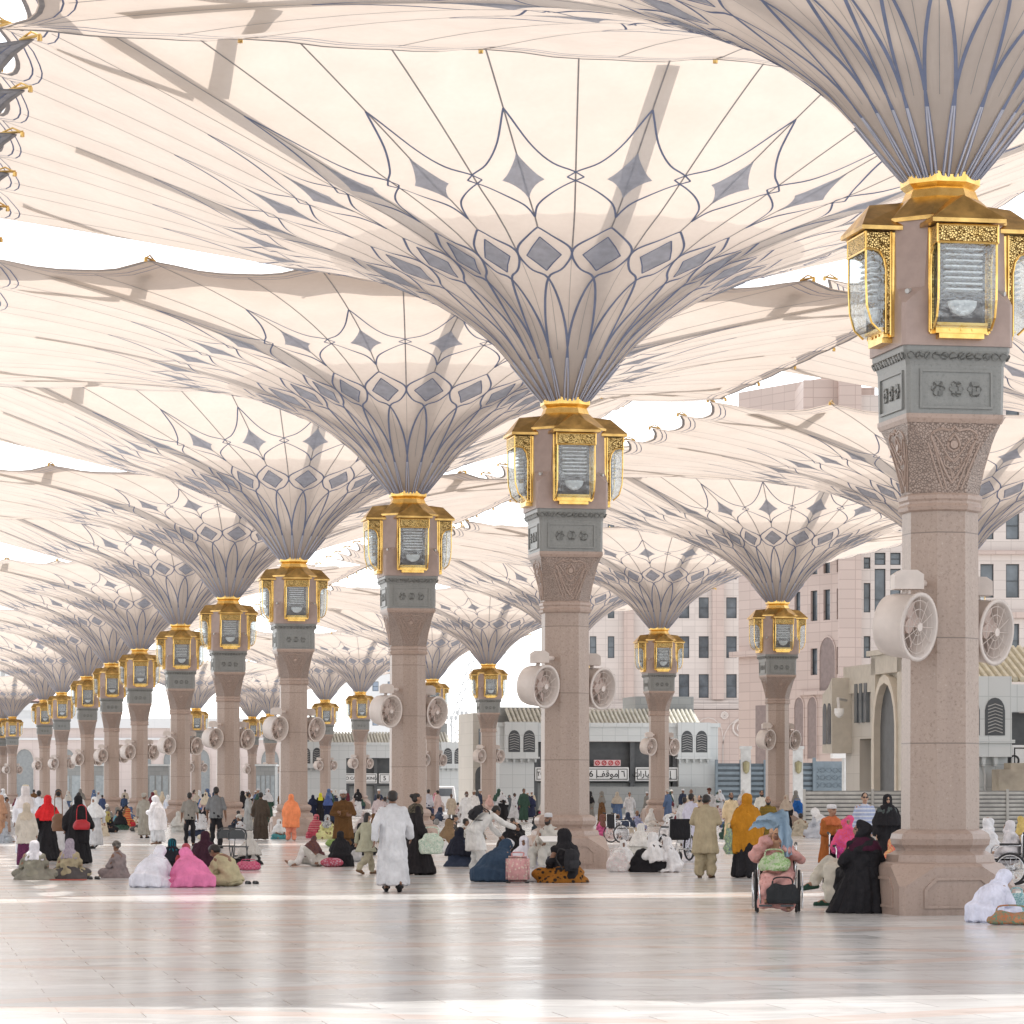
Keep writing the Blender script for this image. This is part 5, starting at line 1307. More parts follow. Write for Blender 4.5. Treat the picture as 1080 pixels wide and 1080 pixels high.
        if kind == 'balding': 
            bm.free(); bm = bmesh.new(); ell_(bm, h+H@Vector((0,-.045,-.005)), (.081,.068,.05), H)
        vox = .012; amp = .003; hang = False; it = 2
    elif kind == 'kufi_cap':
        U = H@Vector((0,0,1)); loft_(bm, [(h+H@Vector((0,-.012,.035)),.084,.102,U,H@Vector((1,0,0))),(h+H@Vector((0,-.014,.085)),.084,.100,U,H@Vector((1,0,0))),(h+H@Vector((0,-.016,.125)),.072,.085,U,H@Vector((1,0,0))),(h+H@Vector((0,-.016,.134)),.03,.04,U,H@Vector((1,0,0)))]); vox = .012; amp = 0; it = 2
    elif kind == 'turban':
        ell_(bm, h+H@Vector((0,-.015,.075)), (.112,.125,.060), H); ell_(bm, h+H@Vector((0,-.015,.105)), (.075,.085,.05), H); ell_(bm, h+H@Vector((0,-.07,.02)), (.09,.05,.06), H); vox = .013; amp = .006; hang = False; it = 2
    elif kind == 'beard':
        ell_(bm, h+H@Vector((0,.045,-.085)), (.055,.048,.05), H); ell_(bm, h+H@Vector((.055,.02,-.05)), (.016,.03,.05), H); ell_(bm, h+H@Vector((-.055,.02,-.05)), (.016,.03,.05), H); vox = .011; amp = .003; hang = False; it = 1
    elif kind == 'sunglasses':
        for s in (-1,1): ell_(bm, h+H@Vector((s*.031,.094,.008)), (.027,.012,.018), H)
        cap_(bm, h+H@Vector((-.07,.05,.014)), h+H@Vector((.07,.05,.014)), .006, .006)
        cap_(bm, h+H@Vector((-.03,.1,.012)), h+H@Vector((.03,.1,.012)), .006, .006)
        vox = .008; amp = 0; it = 1
    elif kind in ('sandals','shoes'):
        for i in (0,1):
            a, t = J['an'][i], J['toe'][i]; d = (t-a); d.z = 0
            if d.length < .01: d = Vector((0,.1,0))
            d.normalize(); dz = (t.z-.035)
            base = Vector((a.x,a.y,max(.02, a.z-.06)))
            cap_(bm, base-d*.06, Vector((t.x,t.y,max(.02,t.z-.015)))+d*.02, .036, .042); 
            if kind == 'shoes': cap_(bm, a-Vector((0,0,.03)), t, .045, .04)
            else: cap_(bm, a.lerp(t,.62)+Vector((-.04,0,.0)), a.lerp(t,.62)+Vector((.04,0,.0)), .028, .028)
        vox = .014; amp = 0; it = 2
    me = remesh(bm, vox, it)
    if amp: drape(me, amp, abs(hash(key)) % 9999 if False else sum(ord(c) for c in pose+kind), hang, zt)
    GAR[key] = me; return me

CL = {}
def cloth(col, pat=None, col2=None):
    key = (col, pat, col2)
    if key in CL: return CL[key]
    m, nt, b = nodes_of('woven_cloth'); setp(b, rough=.85, spec=.15)
    v = texco(nt); n = noise(nt, v, 5, 4); c = ramp(nt, n, [(.3, tuple(a*.80 for a in col)), (.7, tuple(min(1,a*1.12) for a in col))])
    if pat == 'plaid':
        w1 = nt.nodes.new('ShaderNodeTexChecker'); w1.inputs['Scale'].default_value = 26; nt.links.new(v, w1.inputs['Vector']); c = mixc(nt, mathn(nt,'MULTIPLY',w1.outputs['Fac'],.6), c, col2)
    elif pat in ('floral','leaf'):
        vo = nt.nodes.new('ShaderNodeTexVoronoi'); vo.inputs['Scale'].default_value = 22 if pat == 'floral' else 13; nt.links.new(v, vo.inputs['Vector'])
        c = mixc(nt, ramp(nt, vo.outputs['Distance'], [(.32,(1,1,1)),(.42,(0,0,0))]), c, col2)
    elif pat == 'stripe':
        sp = nt.nodes.new('ShaderNodeSeparateXYZ'); nt.links.new(v, sp.inputs[0]); s = mathn(nt,'GREATER_THAN', mathn(nt,'SINE', mathn(nt,'MULTIPLY', sp.outputs['Z'], 75)), .45); c = mixc(nt, s, c, col2)
    elif pat == 'blotch':
        c = mixc(nt, ramp(nt, noise(nt, v, 21, 3, .6, 1.5), [(.44,(0,0,0)),(.60,(.9,.9,.9))]), c, col2)
    nt.links.new(c, b.inputs['Base Color']); bump(nt, b, noise(nt, texco(nt, scale=(1,1,.35)), 14, 4, .6, 1.0), .9, .035); CL[key] = m; return m
WHITE=(.60,.60,.615); OFFW=(.54,.52,.48); CREAM=(.60,.52,.40); BLACK=(.022,.021,.024); NAVY=(.035,.045,.075); KHAKI=(.37,.31,.22); BROWN=(.16,.085,.04); GREYC=(.22,.21,.19); DKGREY=(.09,.085,.08)
SKINS = [(.31,.175,.115),(.20,.105,.065),(.42,.26,.18),(.11,.058,.04)]
SK = [plain('skin_tone_%s' % n, c, .55, var=.08, nscale=7) for n, c in zip(('brown','dark','light','deep'), SKINS)]
M_EYE = plain('dark_eye_and_brow', (.03,.022,.02), .4); M_LIP = plain('lip_tone', (.27,.11,.09), .5)
M_HAIR = plain('black_hair', (.018,.015,.014), .5); M_GHAIR = plain('grey_hair', (.22,.21,.20), .6)
def colored(name, me, mat, parent):
    o = bpy.data.objects.new(name, me); C.objects.link(o); o.parent = parent
    if not me.materials: me.materials.append(mat)
    o.material_slots[0].link = 'OBJECT'; o.material_slots[0].material = mat
    return o
PART = dict(bell_skirt='skirt', thobe='robe', abaya='abaya', kameez='long_shirt', tunic='tunic', shirt='shirt', polo='t_shirt', trousers='trousers', loose_trousers='trousers', long_skirt='skirt', hijab='headscarf', khimar='veil', long_veil='veil', shawl='shawl', ghutra='headcloth', cape_scarf='scarf', short_hair='hair', long_hair='hair', bun_hair='hair', balding='hair', kufi_cap='cap', turban='turban', beard='beard', sunglasses='sunglasses', sandals='sandals', shoes='shoes')
PEOPLE = []
def person(label, pose, x=0, y=0, yaw=0, wear=(), skin=0, top=None, s=None, loc=None, dz=0, group=None, sx=1.0, hat=0.02):
    p = Vector(loc) if loc is not None else ground(x, y); bme, h0 = body_mesh(pose)
    if top is not None: H_ = HC-(top-YH)*p.y/F; s = (H_-dz)/(h0+hat)
    if s is None: s = 1.0
    r = empty('person', p+Vector((0,0,dz)), -math.radians(yaw)); r.scale = (s*sx, s*sx, s); tag(r, label, 'person', group)
    if not bme.materials:
        for m in (SK[0], M_EYE, M_LIP): bme.materials.append(m)
    b = colored('body', bme, SK[skin], r)
    for w_ in wear:
        k, c = w_[0], w_[1]
        mat = c if isinstance(c, bpy.types.Material) else cloth(*((c,) if len(w_) == 2 else (c, w_[2], w_[3])))
        colored(PART[k], garment(pose, k), mat, r)
    PEOPLE.append((r, p)); return r
HAIR = ('short_hair', M_HAIR)
def BLK(k): return (k, BLACK)
# ---------------- front left circle of seated people
person('seated person in olive tunic and white headscarf, leftmost of the front row, seen from behind','sit',36,928,-4,[('tunic',(.27,.26,.21)),('long_skirt',(.25,.24,.20)),('hijab',(.72,.71,.76))],top=886,sx=1.15)
person('seated person in beige jacket and lilac grey headscarf, seen from behind on a red mat','sit',73,927,6,[('tunic',(.42,.36,.24)),('long_skirt',(.10,.09,.09)),('hijab',(.42,.37,.43),'blotch',(.30,.26,.32))],top=884)
person('seated person in mauve grey jacket with a patterned dark turban, turned to the left','sit',125,926,-50,[('tunic',(.27,.225,.225)),('long_skirt',(.26,.21,.21)),('turban',(.22,.20,.18),'blotch',(.05,.05,.05))],top=885,skin=1,hat=.08)
person('seated figure wrapped in white veil left of the pink shawl, seen from behind','sit_bow',160,936,28,[('thobe',(.74,.74,.82)),('long_veil',(.76,.76,.84))],top=892,sx=1.12)
person('seated woman in black cloak with teal headscarf, behind the white veiled figure','sit',181,919,10,[('abaya',BLACK),('khimar',(.02,.02,.028)),('hijab',(.01,.14,.19))],top=884,sx=1.1)
person('seated woman wrapped in bright pink shawl, leaning left in the front row','sit_bow',203,936,-32,[('thobe',(.72,.20,.38)),('long_veil',(.76,.22,.42))],top=894,sx=1.22)
person('seated woman with coral scarf facing the pink shawl, mostly hidden','sit',196,928,165,[('abaya',(.30,.05,.06)),('hijab',(.45,.10,.12),'blotch',(.3,.05,.07))],top=889,skin=0)
person('seated woman in dark plum cloak behind the pink shawl','sit',216,918,5,[('abaya',(.045,.018,.03)),('long_veil',(.05,.02,.033))],top=876,sx=1.05)
person('seated dark haired man in pale khaki suit bowing left, right of the pink shawl','sit_bow',241,935,-62,[('kameez',(.47,.42,.27)),('loose_trousers',(.46,.41,.27)),HAIR],top=890,skin=1,sx=1.15)
person('seated woman in grey white veil and black skirt beside folding chairs, turned left','sit',264,912,-40,[('long_skirt',BLACK),('tunic',(.5,.48,.46)),('khimar',(.60,.58,.55),'blotch',(.52,.50,.47))],top=876)
# ---------------- standing group on the left
person('tall man in white robe and white skullcap at the far left, seen from behind','stand',27,905,0,[('thobe',(.72,.73,.78)),('ghutra',(.70,.66,.66)),('kufi_cap',(.62,.55,.42))],skin=1,top=826,hat=.05)
person('woman in cream blouse and purple plaid skirt with cream scarf, seen from behind','stand',28,914,2,[('long_skirt',(.16,.04,.10),'plaid',(.05,.02,.05)),('tunic',(.62,.57,.50)),('hijab',(.60,.52,.42))],top=846)
person('woman in scarlet veil and black cloak with a brown shoulder bag, seen from behind','walk',50,908,4,[('abaya',BLACK),('khimar',(.66,.03,.035))],top=838)
person('man in white robe with dark hair walking ahead of the scarlet veil','walk',61,902,8,[('thobe',WHITE),HAIR,('sandals',BLACK)],skin=1,top=831)
person('woman covered in black leaning to the right with a red handbag, left group','walk',82,911,22,[('abaya',BLACK),('shawl',BLACK)],top=838)
person('woman in white robes and white veil walking towards the left group, facing the camera','walk',100,895,200,[('thobe',WHITE),('khimar',(.76,.76,.76)),('loose_trousers',WHITE),('shoes',BLACK)],top=840,skin=0)
person('man in white shirt standing beyond the scarlet veil','stand',41,884,12,[('thobe',(.70,.70,.74)),HAIR],skin=3,top=833)
person('man in pale shirt with dark hair beyond the black veiled woman','stand',83,882,-30,[('kameez',(.70,.70,.72)),('trousers',GREYC),HAIR],skin=3,top=835)
person('person in tan robe cut by the left edge of the picture','stand',1,889,80,[('thobe',(.42,.24,.15)),('khimar',(.44,.25,.16))],top=838)
person('small dark haired person beside the tan robe at the left edge','stand',7,880,100,[('thobe',(.42,.30,.24)),HAIR],skin=1,top=840)
person('seated person in pale blue wrap at the left edge','sit',4,889,80,[('thobe',(.42,.45,.48)),('shawl',(.44,.47,.50),'blotch',(.3,.3,.34))],top=866)
person('man in beige grey robe with turban, back turned, beside the bowing white shawl','stand',152,884,10,[('thobe',(.35,.32,.27)),('turban',(.40,.37,.32)),('beard',M_GHAIR),('shoes',BLACK)],skin=1,top=835,hat=.06)
person('figure in white shawl bowing left next to the beige grey robe','look_down',166,891,-62,[('thobe',WHITE),('shawl',(.74,.72,.74))],top=839,skin=1,sx=1.15)
person('young man in grey t-shirt and black trousers, back view, left of the taller one','stand',200,892,-3,[('polo',(.27,.255,.23)),('trousers',BLACK),HAIR,('shoes',BLACK)],skin=1,top=835)
person('taller young man in grey t-shirt with black sleeves, back view','stand',228,895,6,[('polo',(.19,.195,.20)),('trousers',BLACK),HAIR,('shoes',BLACK)],skin=1,top=829)
person('man in pale grey robe standing sideways facing the dark brown coat','stand',262,879,75,[('thobe',(.38,.385,.375)),HAIR],skin=1,top=835)
person('person in dark brown coat to the knees, seen from behind','stand',275,886,5,[('kameez',(.075,.058,.045)),('long_skirt',(.06,.045,.035)),HAIR],skin=1,top=835,sx=1.1)
person('small child in white veil sitting with a teal skirt','sit',294,885,150,[('long_skirt',(.08,.25,.27)),('khimar',(.74,.73,.72))],s=.78,skin=1)
person('woman in orange shawl to the knees and peach trousers, seen from behind','stand',307,887,0,[('kameez',(.78,.27,.13)),('loose_trousers',(.70,.27,.18)),('shawl',(.82,.27,.12))],top=837)
person('man in brown tunic suit with white cap facing the camera behind the black cloak','fold',362,905,175,[('kameez',(.13,.065,.025)),('loose_trousers',(.12,.06,.025)),('kufi_cap',WHITE),('beard',M_HAIR)],skin=1,top=832,hat=.04,sx=1.1)
person('kneeling woman in black cloak below the brown tunic suit, seen from behind','kneel',359,914,-4,[('abaya',BLACK),('long_veil',BLACK)],top=876,sx=1.05)
person('man in white lying on the floor with one knee raised','lie',334,914,0,[('kameez',OFFW),('loose_trousers',(.70,.68,.66)),('short_hair',M_HAIR)],s=.82,skin=1)
person('seated person with dark braided hair leaning over the lying man','sit_bow',328,906,20,[('shawl',(.16,.07,.05),'blotch',(.08,.05,.07)),('thobe',(.13,.06,.06))],s=.72,skin=1)
person('little girl in pale green tunic and trousers walking right','walk',386,922,55,[('tunic',(.40,.39,.29)),('loose_trousers',(.42,.38,.28)),('long_hair',M_HAIR),('sandals',(.2,.12,.07))],top=856,skin=2)
person('man in long white robe and black sandals walking away, centre left','walk',414,941,-3,[('thobe',(.61,.62,.65)),HAIR,('sandals',BLACK)],skin=1,top=832,sx=1.12)
person('woman in black dress with dark hair in a bun walking right with a plastic bag','carry',437,923,68,[('abaya',(.025,.022,.024)),('bun_hair',M_HAIR),('sandals',(.20,.12,.08)),('cape_scarf',(.05,.045,.035),'blotch',(.14,.12,.09))],top=835,skin=0)
person('seated man in brown shawl and black cap, facing right','sit',472,898,60,[('thobe',(.21,.145,.085)),('shawl',(.23,.155,.09)),('kufi_cap',BLACK)],top=862,skin=1,hat=.04)
person('seated woman in black cloak with her dark hair tied, left of the white shirt','sit',483,914,40,[('abaya',NAVY),('bun_hair',M_HAIR),('khimar',(.02,.022,.035))],top=872)
person('man in white tunic suit with a black backpack bending to the right','bend',503,922,68,[('kameez',(.72,.71,.69)),('loose_trousers',(.72,.71,.69)),('short_hair',M_HAIR),('shoes',(.16,.10,.07))],s=.96,skin=1)
person('seated man in dark blue robe and white cap, beside the pink suitcase','sit_bow',521,930,48,[('thobe',(.035,.06,.10)),('shawl',(.035,.06,.10)),('kufi_cap',WHITE)],skin=0,top=884,sx=1.2,hat=.04)
person('seated woman under a black veil behind the dark blue robe','kneel',538,914,30,[('abaya',BLACK),('long_veil',BLACK)],top=867,sx=1.05)
person('girl in white headscarf sitting behind the pink suitcase','sit',553,924,190,[('thobe',(.66,.64,.70)),('khimar',(.70,.68,.74))],skin=1,top=881)
person('seated man in white shirt and white cap leaning over papers at the column base','chair',578,924,215,[('kameez',OFFW),('loose_trousers',OFFW),('kufi_cap',WHITE),('beard',M_HAIR)],skin=1,top=856,hat=.04)
person('seated woman with black backpack and orange leaf print skirt','sit',597,931,-35,[('long_skirt',(.30,.12,.02),'leaf',(.03,.02,.015)),('shirt',BLACK),('hijab',BLACK)],top=873,skin=1,sx=1.1)
person('person with dark red cap and dark coat behind the white cap','chair',571,903,15,[('tunic',(.05,.06,.07)),('trousers',BLACK),('kufi_cap',(.33,.02,.05)),('short_hair',M_HAIR)],top=855,skin=1,hat=.04)
person('seated woman in dark clothes left of the column base, arm raised','sit_bow',588,921,-10,[('abaya',(.03,.035,.05)),('hijab',BLACK)],top=882,skin=1)
# ---------------- right of the second column
person('small girl in white headscarf facing the camera by the column base','sit',657,918,175,[('thobe',(.72,.71,.70)),('khimar',(.76,.74,.73))],skin=1,top=885)
person('small child in white bonnet leaning beside the girl in white headscarf','sit_bow',669,919,60,[('thobe',(.70,.60,.58)),('hijab',(.70,.70,.70))],skin=1,top=895)
person('seated woman with long white veil over black dress, turned left, front of her group','sit_knees',688,920,-70,[('abaya',BLACK),('khimar',(.76,.75,.75))],skin=1,top=877)
person('seated woman with white veil over black dress at the right of her group','sit_knees',703,920,-95,[('abaya',BLACK),('long_veil',(.73,.72,.73))],skin=1,top=882)
person('woman in white blouse and veil seated behind the veiled group','sit',675,903,30,[('tunic',(.70,.68,.63)),('trousers',NAVY),('khimar',(.72,.70,.67))],top=868)
person('elderly person in white resting in a wheelchair left of the veiled group','chair',652,889,60,[('kameez',(.70,.68,.70)),('loose_trousers',(.70,.68,.70)),('balding',M_HAIR)],skin=3,top=858)
person('man in lilac white robe holding the wheelchair handle, facing right','stand',729,899,40,[('thobe',(.60,.59,.70)),HAIR,('beard',M_HAIR),('shoes',BLACK)],skin=1,top=836)
person('man in white robe half hidden left of the lilac robe','stand',722,893,25,[('thobe',WHITE),HAIR],skin=1,top=840)
person('man in sand coloured tunic and trousers looking down, seen from behind','look_down',744,926,10,[('kameez',(.40,.335,.225)),('loose_trousers',(.39,.325,.215)),HAIR,('shoes',(.08,.05,.03))],skin=1,top=837,sx=1.12)
person('bearded man glancing back between the lilac robe and the sand coloured tunic','stand',738,889,200,[('thobe',(.45,.35,.25)),HAIR,('beard',M_HAIR)],skin=0,top=838)
person('shaven headed man above the lilac robe in the background','stand',729,872,185,[('thobe',(.62,.55,.45)),('balding',M_GHAIR)],skin=1,top=832)
person('man in white behind the sand coloured tunic, his head above it','stand',748,873,190,[('thobe',WHITE),('turban',(.10,.04,.03))],skin=1,top=831)
person('bearded man in cream robe facing the camera left of the mustard shawl','stand',771,889,170,[('thobe',(.60,.48,.31)),HAIR,('beard',M_HAIR)],skin=1,top=835)
person('woman in large mustard shawl over black dress walking away with a plastic bag','carry',788,926,-8,[('abaya',BLACK),('shawl',(.46,.20,.02))],top=836,sx=1.05)
person('bald bearded man in olive patterned shirt behind the fluttering blue cloth','stand',810,905,180,[('kameez',(.22,.145,.03),'stripe',(.15,.11,.03)),('trousers',BLACK),('beard',M_HAIR)],skin=0,top=839)
person('man in white with short hair above the olive shirt','stand',803,880,170,[('thobe',(.70,.68,.62)),HAIR,('beard',M_HAIR)],skin=0,top=833)
person('woman in beige headscarf and black dress left of the blue bag','stand',829,880,-150,[('abaya',BLACK),('khimar',(.46,.38,.31))],skin=0,top=838)
person('seated person in beige on the floor right of the black dress, seen from behind','sit',844,882,20,[('thobe',(.42,.37,.29)),('short_hair',M_HAIR)],skin=1,top=857,sx=1.1)
person('seated person in white cap reading near the blue bag','sit_bow',867,884,-40,[('thobe',(.48,.50,.55)),('hijab',(.68,.68,.69))],skin=1,top=852)
person('short person in orange tunic and white cap with folded arms','fold',876,935,140,[('kameez',(.34,.11,.03)),('trousers',BLACK),('cape_scarf',(.52,.15,.06)),('kufi_cap',WHITE)],skin=0,top=847,hat=.04,sx=1.12)
# ---------------- by the nearest column
person('woman in pink shawl sitting in a wheelchair beside the orange tunic','chair',894,937,172,[('abaya',(.50,.06,.20),'floral',(.25,.05,.25)),('khimar',(.70,.09,.16),'blotch',(.55,.10,.30))],skin=0,top=860)
person('man with sunglasses in light blue striped shirt and lanyard, facing the camera','stand',912,918,178,[('shirt',(.38,.44,.62),'stripe',(.62,.64,.70)),('trousers',NAVY),HAIR,('sunglasses',M_EYE)],skin=2,top=835)
person('woman in black with black headscarf and sunglasses beside the blue striped shirt','stand',936,922,175,[('abaya',BLACK),('khimar',BLACK),('cape_scarf',(.10,.12,.12),'blotch',(.04,.05,.05)),('sunglasses',M_EYE)],skin=2,top=837)
person('seated person in red and yellow scarf half hidden behind the column base','sit',942,938,20,[('thobe',(.45,.10,.08)),('khimar',(.62,.15,.12),'blotch',(.62,.50,.22))],top=883)
person('grey haired man in cream trousers with legs crossed, sandals on, turned left','low_cross',loc=(at(903,48.4).x,48.4,0),yaw=-88,wear=[('shirt',(.52,.10,.20),'blotch',(.66,.62,.60)),('loose_trousers',(.60,.56,.48)),('short_hair',M_GHAIR),('sandals',(.03,.07,.05))],skin=0,s=1.02)
person('woman in black cloak and plum cardigan seated with her back turned beside the nearest column','chair',loc=(at(910,45.6).x,45.6,0),yaw=-14,wear=[('abaya',BLACK),('bell_skirt',BLACK),('cape_scarf',(.055,.014,.03)),('hijab',BLACK)],top=865,sx=1.12)
person('seated figure in white robe and veil at the right foot of the nearest column','sit_bow',1044,973,62,[('thobe',(.70,.71,.84)),('long_veil',(.74,.75,.88))],top=917,sx=1.02,skin=0)
person('woman in long white veil sitting upright behind the nearest column, right side','chair',1043,931,60,[('abaya',(.70,.70,.72)),('long_veil',(.76,.76,.78))],top=861)
person('person in white headscarf in a wheelchair at the right edge, facing left','chair',1064,934,-72,[('thobe',(.58,.56,.58)),('khimar',(.66,.64,.66))],top=865,skin=2)
person('dark clothed person cut by the right edge at floor level','sit',1086,968,-80,[('abaya',BLACK),('hijab',(.50,.45,.36))],top=934)
wp = ground(820, 962)
person('woman in peach pink robe fanning herself with a light blue cloth in the front wheelchair','chair_fan',loc=wp,yaw=186,wear=[('abaya',(.66,.36,.33),'floral',(.60,.30,.27)),('cape_scarf',(.66,.34,.32)),('hijab',(.62,.38,.25))],top=872,sx=1.2,skin=0)
# ---------------- middle distance, one by one
far = [
 ('woman in black dress and white scarf walking far behind the black veil','walk',532,864,160,[('abaya',BLACK),('khimar',(.6,.6,.6))],838),
 ('woman in grey cloak walking far off left of the man in white','walk',537,863,165,[('abaya',(.12,.13,.14)),('khimar',(.12,.13,.14))],838),
 ('man in white robes striding far behind the girl in white','walk',542,865,120,[('thobe',WHITE),('loose_trousers',WHITE),HAIR],836),
 ('woman in dark plum cloak far right of the striding man in white','walk',549,862,150,[('abaya',(.06,.03,.06)),('khimar',(.04,.04,.05))],839),
 ('woman in mustard scarf far left of the second column','walk',554,860,170,[('abaya',(.09,.06,.05)),('khimar',(.45,.25,.05))],838),
 ('woman in navy cloak far off, rightmost before the second column','walk',561,862,170,[('abaya',(.03,.035,.07)),('khimar',(.03,.035,.08))],839),
 ('man in white walking alone towards the camera before the grey wall','walk',664,869,185,[('thobe',WHITE),('loose_trousers',WHITE),HAIR],835),
 ('man in white tunic left of the black backpack, facing away','stand',492,880,20,[('thobe',(.72,.71,.70)),('balding',M_GHAIR)],834),
 ('second man in white behind the black backpack','stand',500,872,-30,[('thobe',(.74,.73,.72)),('kufi_cap',(.6,.55,.5))],833),
 ('woman in pink veil behind the bending man in white','walk',516,867,150,[('abaya',(.60,.45,.40)),('khimar',(.62,.40,.36))],838),
 ('man in checked shirt far off right of the third column','stand',452,868,30,[('shirt',(.50,.50,.55)),('trousers',NAVY),HAIR],832),
 ('woman in pink scarf carrying a child right of the checked shirt','stand',459,866,200,[('abaya',(.05,.06,.12)),('khimar',(.60,.25,.32))],836),
 ('person in beige shirt standing before the white van','stand',476,868,180,[('kameez',(.45,.38,.30)),('trousers',GREYC),HAIR],837),
 ('woman in navy cloak, left of the three dark cloaks behind the orange shawl','stand',330,866,10,[('abaya',(.02,.025,.05)),('khimar',(.02,.025,.05))],838),
 ('woman in black with yellow scarf among the dark cloaks','stand',338,866,-10,[('abaya',BLACK),('hijab',(.62,.58,.05))],836),
 ('woman in navy cloak with blue scarf, right of the three dark cloaks','stand',346,867,15,[('abaya',(.02,.025,.055)),('khimar',(.08,.12,.3))],838),
 ('man in pinkish white shirt left of the walking white robe','stand',399,880,20,[('shirt',(.62,.52,.52)),('trousers',GREYC),HAIR],837),
 ('shorter man in grey pink shirt touching the walking white robe','stand',406,878,30,[('shirt',(.50,.42,.42)),('trousers',GREYC),HAIR],840),
 ('man in blue behind the two young men in grey','stand',214,868,0,[('shirt',(.06,.14,.34)),('trousers',BLACK),HAIR],837),
 ('person in white and blue far behind the white shawl','stand',177,866,10,[('thobe',(.62,.66,.75)),('hijab',(.75,.75,.76))],838),
 ('man in dark blue far off between the sixth and seventh columns','stand',131,862,0,[('shirt',(.05,.08,.15)),('trousers',BLACK),HAIR],838),
 ('man in navy shirt far off right of the white robed woman','stand',108,864,20,[('kameez',(.05,.07,.14)),('trousers',BLACK),HAIR],838),
 ('seated person in red and yellow wrap on the floor left of the beige grey robe','sit',134,872,60,[('thobe',(.45,.04,.05)),('shawl',(.45,.04,.05),'stripe',(.5,.35,.08)),HAIR],None),
 ('seated dark figure with yellow bag left of the red wrap','sit',113,878,150,[('abaya',BLACK),('hijab',(.40,.33,.12))],None),
 ('seated person in teal shirt beside the dark figure','sit',123,874,100,[('kameez',(.15,.32,.38)),('loose_trousers',(.5,.42,.35)),HAIR],None),
 ('person in white sheet resting left of the young men in grey','sit_knees',188,878,-20,[('thobe',OFFW),('khimar',OFFW)],None),
 ('seated person in dark jacket with papers by the fifth column','sit',252,876,-30,[('tunic',(.04,.045,.06)),('trousers',BLACK),HAIR],None),
 ('seated person in red striped wrap behind the lying man','sit',333,884,150,[('thobe',(.40,.06,.09)),('shawl',(.40,.06,.09),'stripe',(.5,.2,.2))],None),
 ('seated person in pale yellow with black and white scarf left of the brown tunic','sit',345,885,170,[('thobe',(.60,.58,.28)),('hijab',(.6,.6,.6),'blotch',(.05,.05,.05))],None),
 ('seated woman in black with bags left of the little girl','sit',380,902,160,[('abaya',BLACK),('khimar',BLACK)],None),
 ('person in grey pink scarf seated right of the brown tunic','sit',384,880,190,[('thobe',(.4,.36,.34)),('khimar',(.55,.47,.45))],None),
 ('person with pinkish beige scarf seated behind the black dress','sit',450,888,20,[('thobe',(.55,.45,.38)),('khimar',(.52,.40,.32))],None),
 ('seated person with grey hair and white collar before the third column','sit',460,893,10,[('tunic',(.68,.70,.70)),('trousers',GREYC),('short_hair',M_GHAIR)],None),
 ('seated person in white facing right behind the black cloak','sit',489,892,80,[('thobe',OFFW),HAIR],None),
 ('dark seated person behind the tied hair','sit',478,885,100,[('tunic',DKGREY),('trousers',BLACK),('short_hair',M_HAIR)],None),
 ('person in violet shirt sitting behind the wheelchairs','sit',671,876,150,[('thobe',(.34,.36,.52)),('balding',M_HAIR)],None),
 ('person in white headcloth resting behind the wheelchairs','sit',686,872,120,[('thobe',(.64,.60,.56)),('khimar',(.70,.68,.66))],None),
 ('person in white bending by the sixth column of the right row','sit',706,884,-60,[('thobe',(.70,.68,.68)),('hijab',(.74,.74,.74))],None),
 ('person in pink lying on the column base ledge, seen beside the second nearest column','sit',634,884,120,[('thobe',(.60,.12,.28)),('hijab',(.2,.1,.08))],None),
 ('person in yellow scarf seated at the right edge behind the wheelchair','sit',1078,888,-60,[('thobe',(.5,.4,.3)),('khimar',(.62,.48,.18))],None),
]
for i, (lab, pose, x, y, yaw, wear, top) in enumerate(far):
    person(lab, pose, x, y, yaw, wear, skin=[1,0,3,1,2][i % 5], top=top, s=None if top else .95)
# ---------------- the distant crowd
rng = random.Random(11)
NAMES_X = [(47,'left of the eleventh column'),(65,'left of the tenth column'),(92,'left of the ninth column'),(117,'left of the eighth column'),(147,'left of the seventh column'),(190,'left of the sixth column'),(240,'left of the fifth column'),(310,'left of the fourth column'),(430,'left of the third column'),(515,'right of the third column'),(596,'left of the middle column'),(695,'right of the middle column'),(820,'left of the gates'),(990,'by the slat fence')]
COLS = [('white',WHITE),('cream',CREAM),('black',BLACK),('navy',NAVY),('grey',GREYC),('brown',BROWN),('blue',(.10,.15,.26)),('pale pink',(.55,.42,.40)),('green',(.045,.085,.065)),('maroon',(.15,.035,.05)),('white',WHITE),('beige',(.45,.39,.32)),('white',WHITE),('white',OFFW),('black',BLACK)]
def between(x):
    for b, m in NAMES_X:
        if x < b: return m
    return 'near the right edge'
used = {}
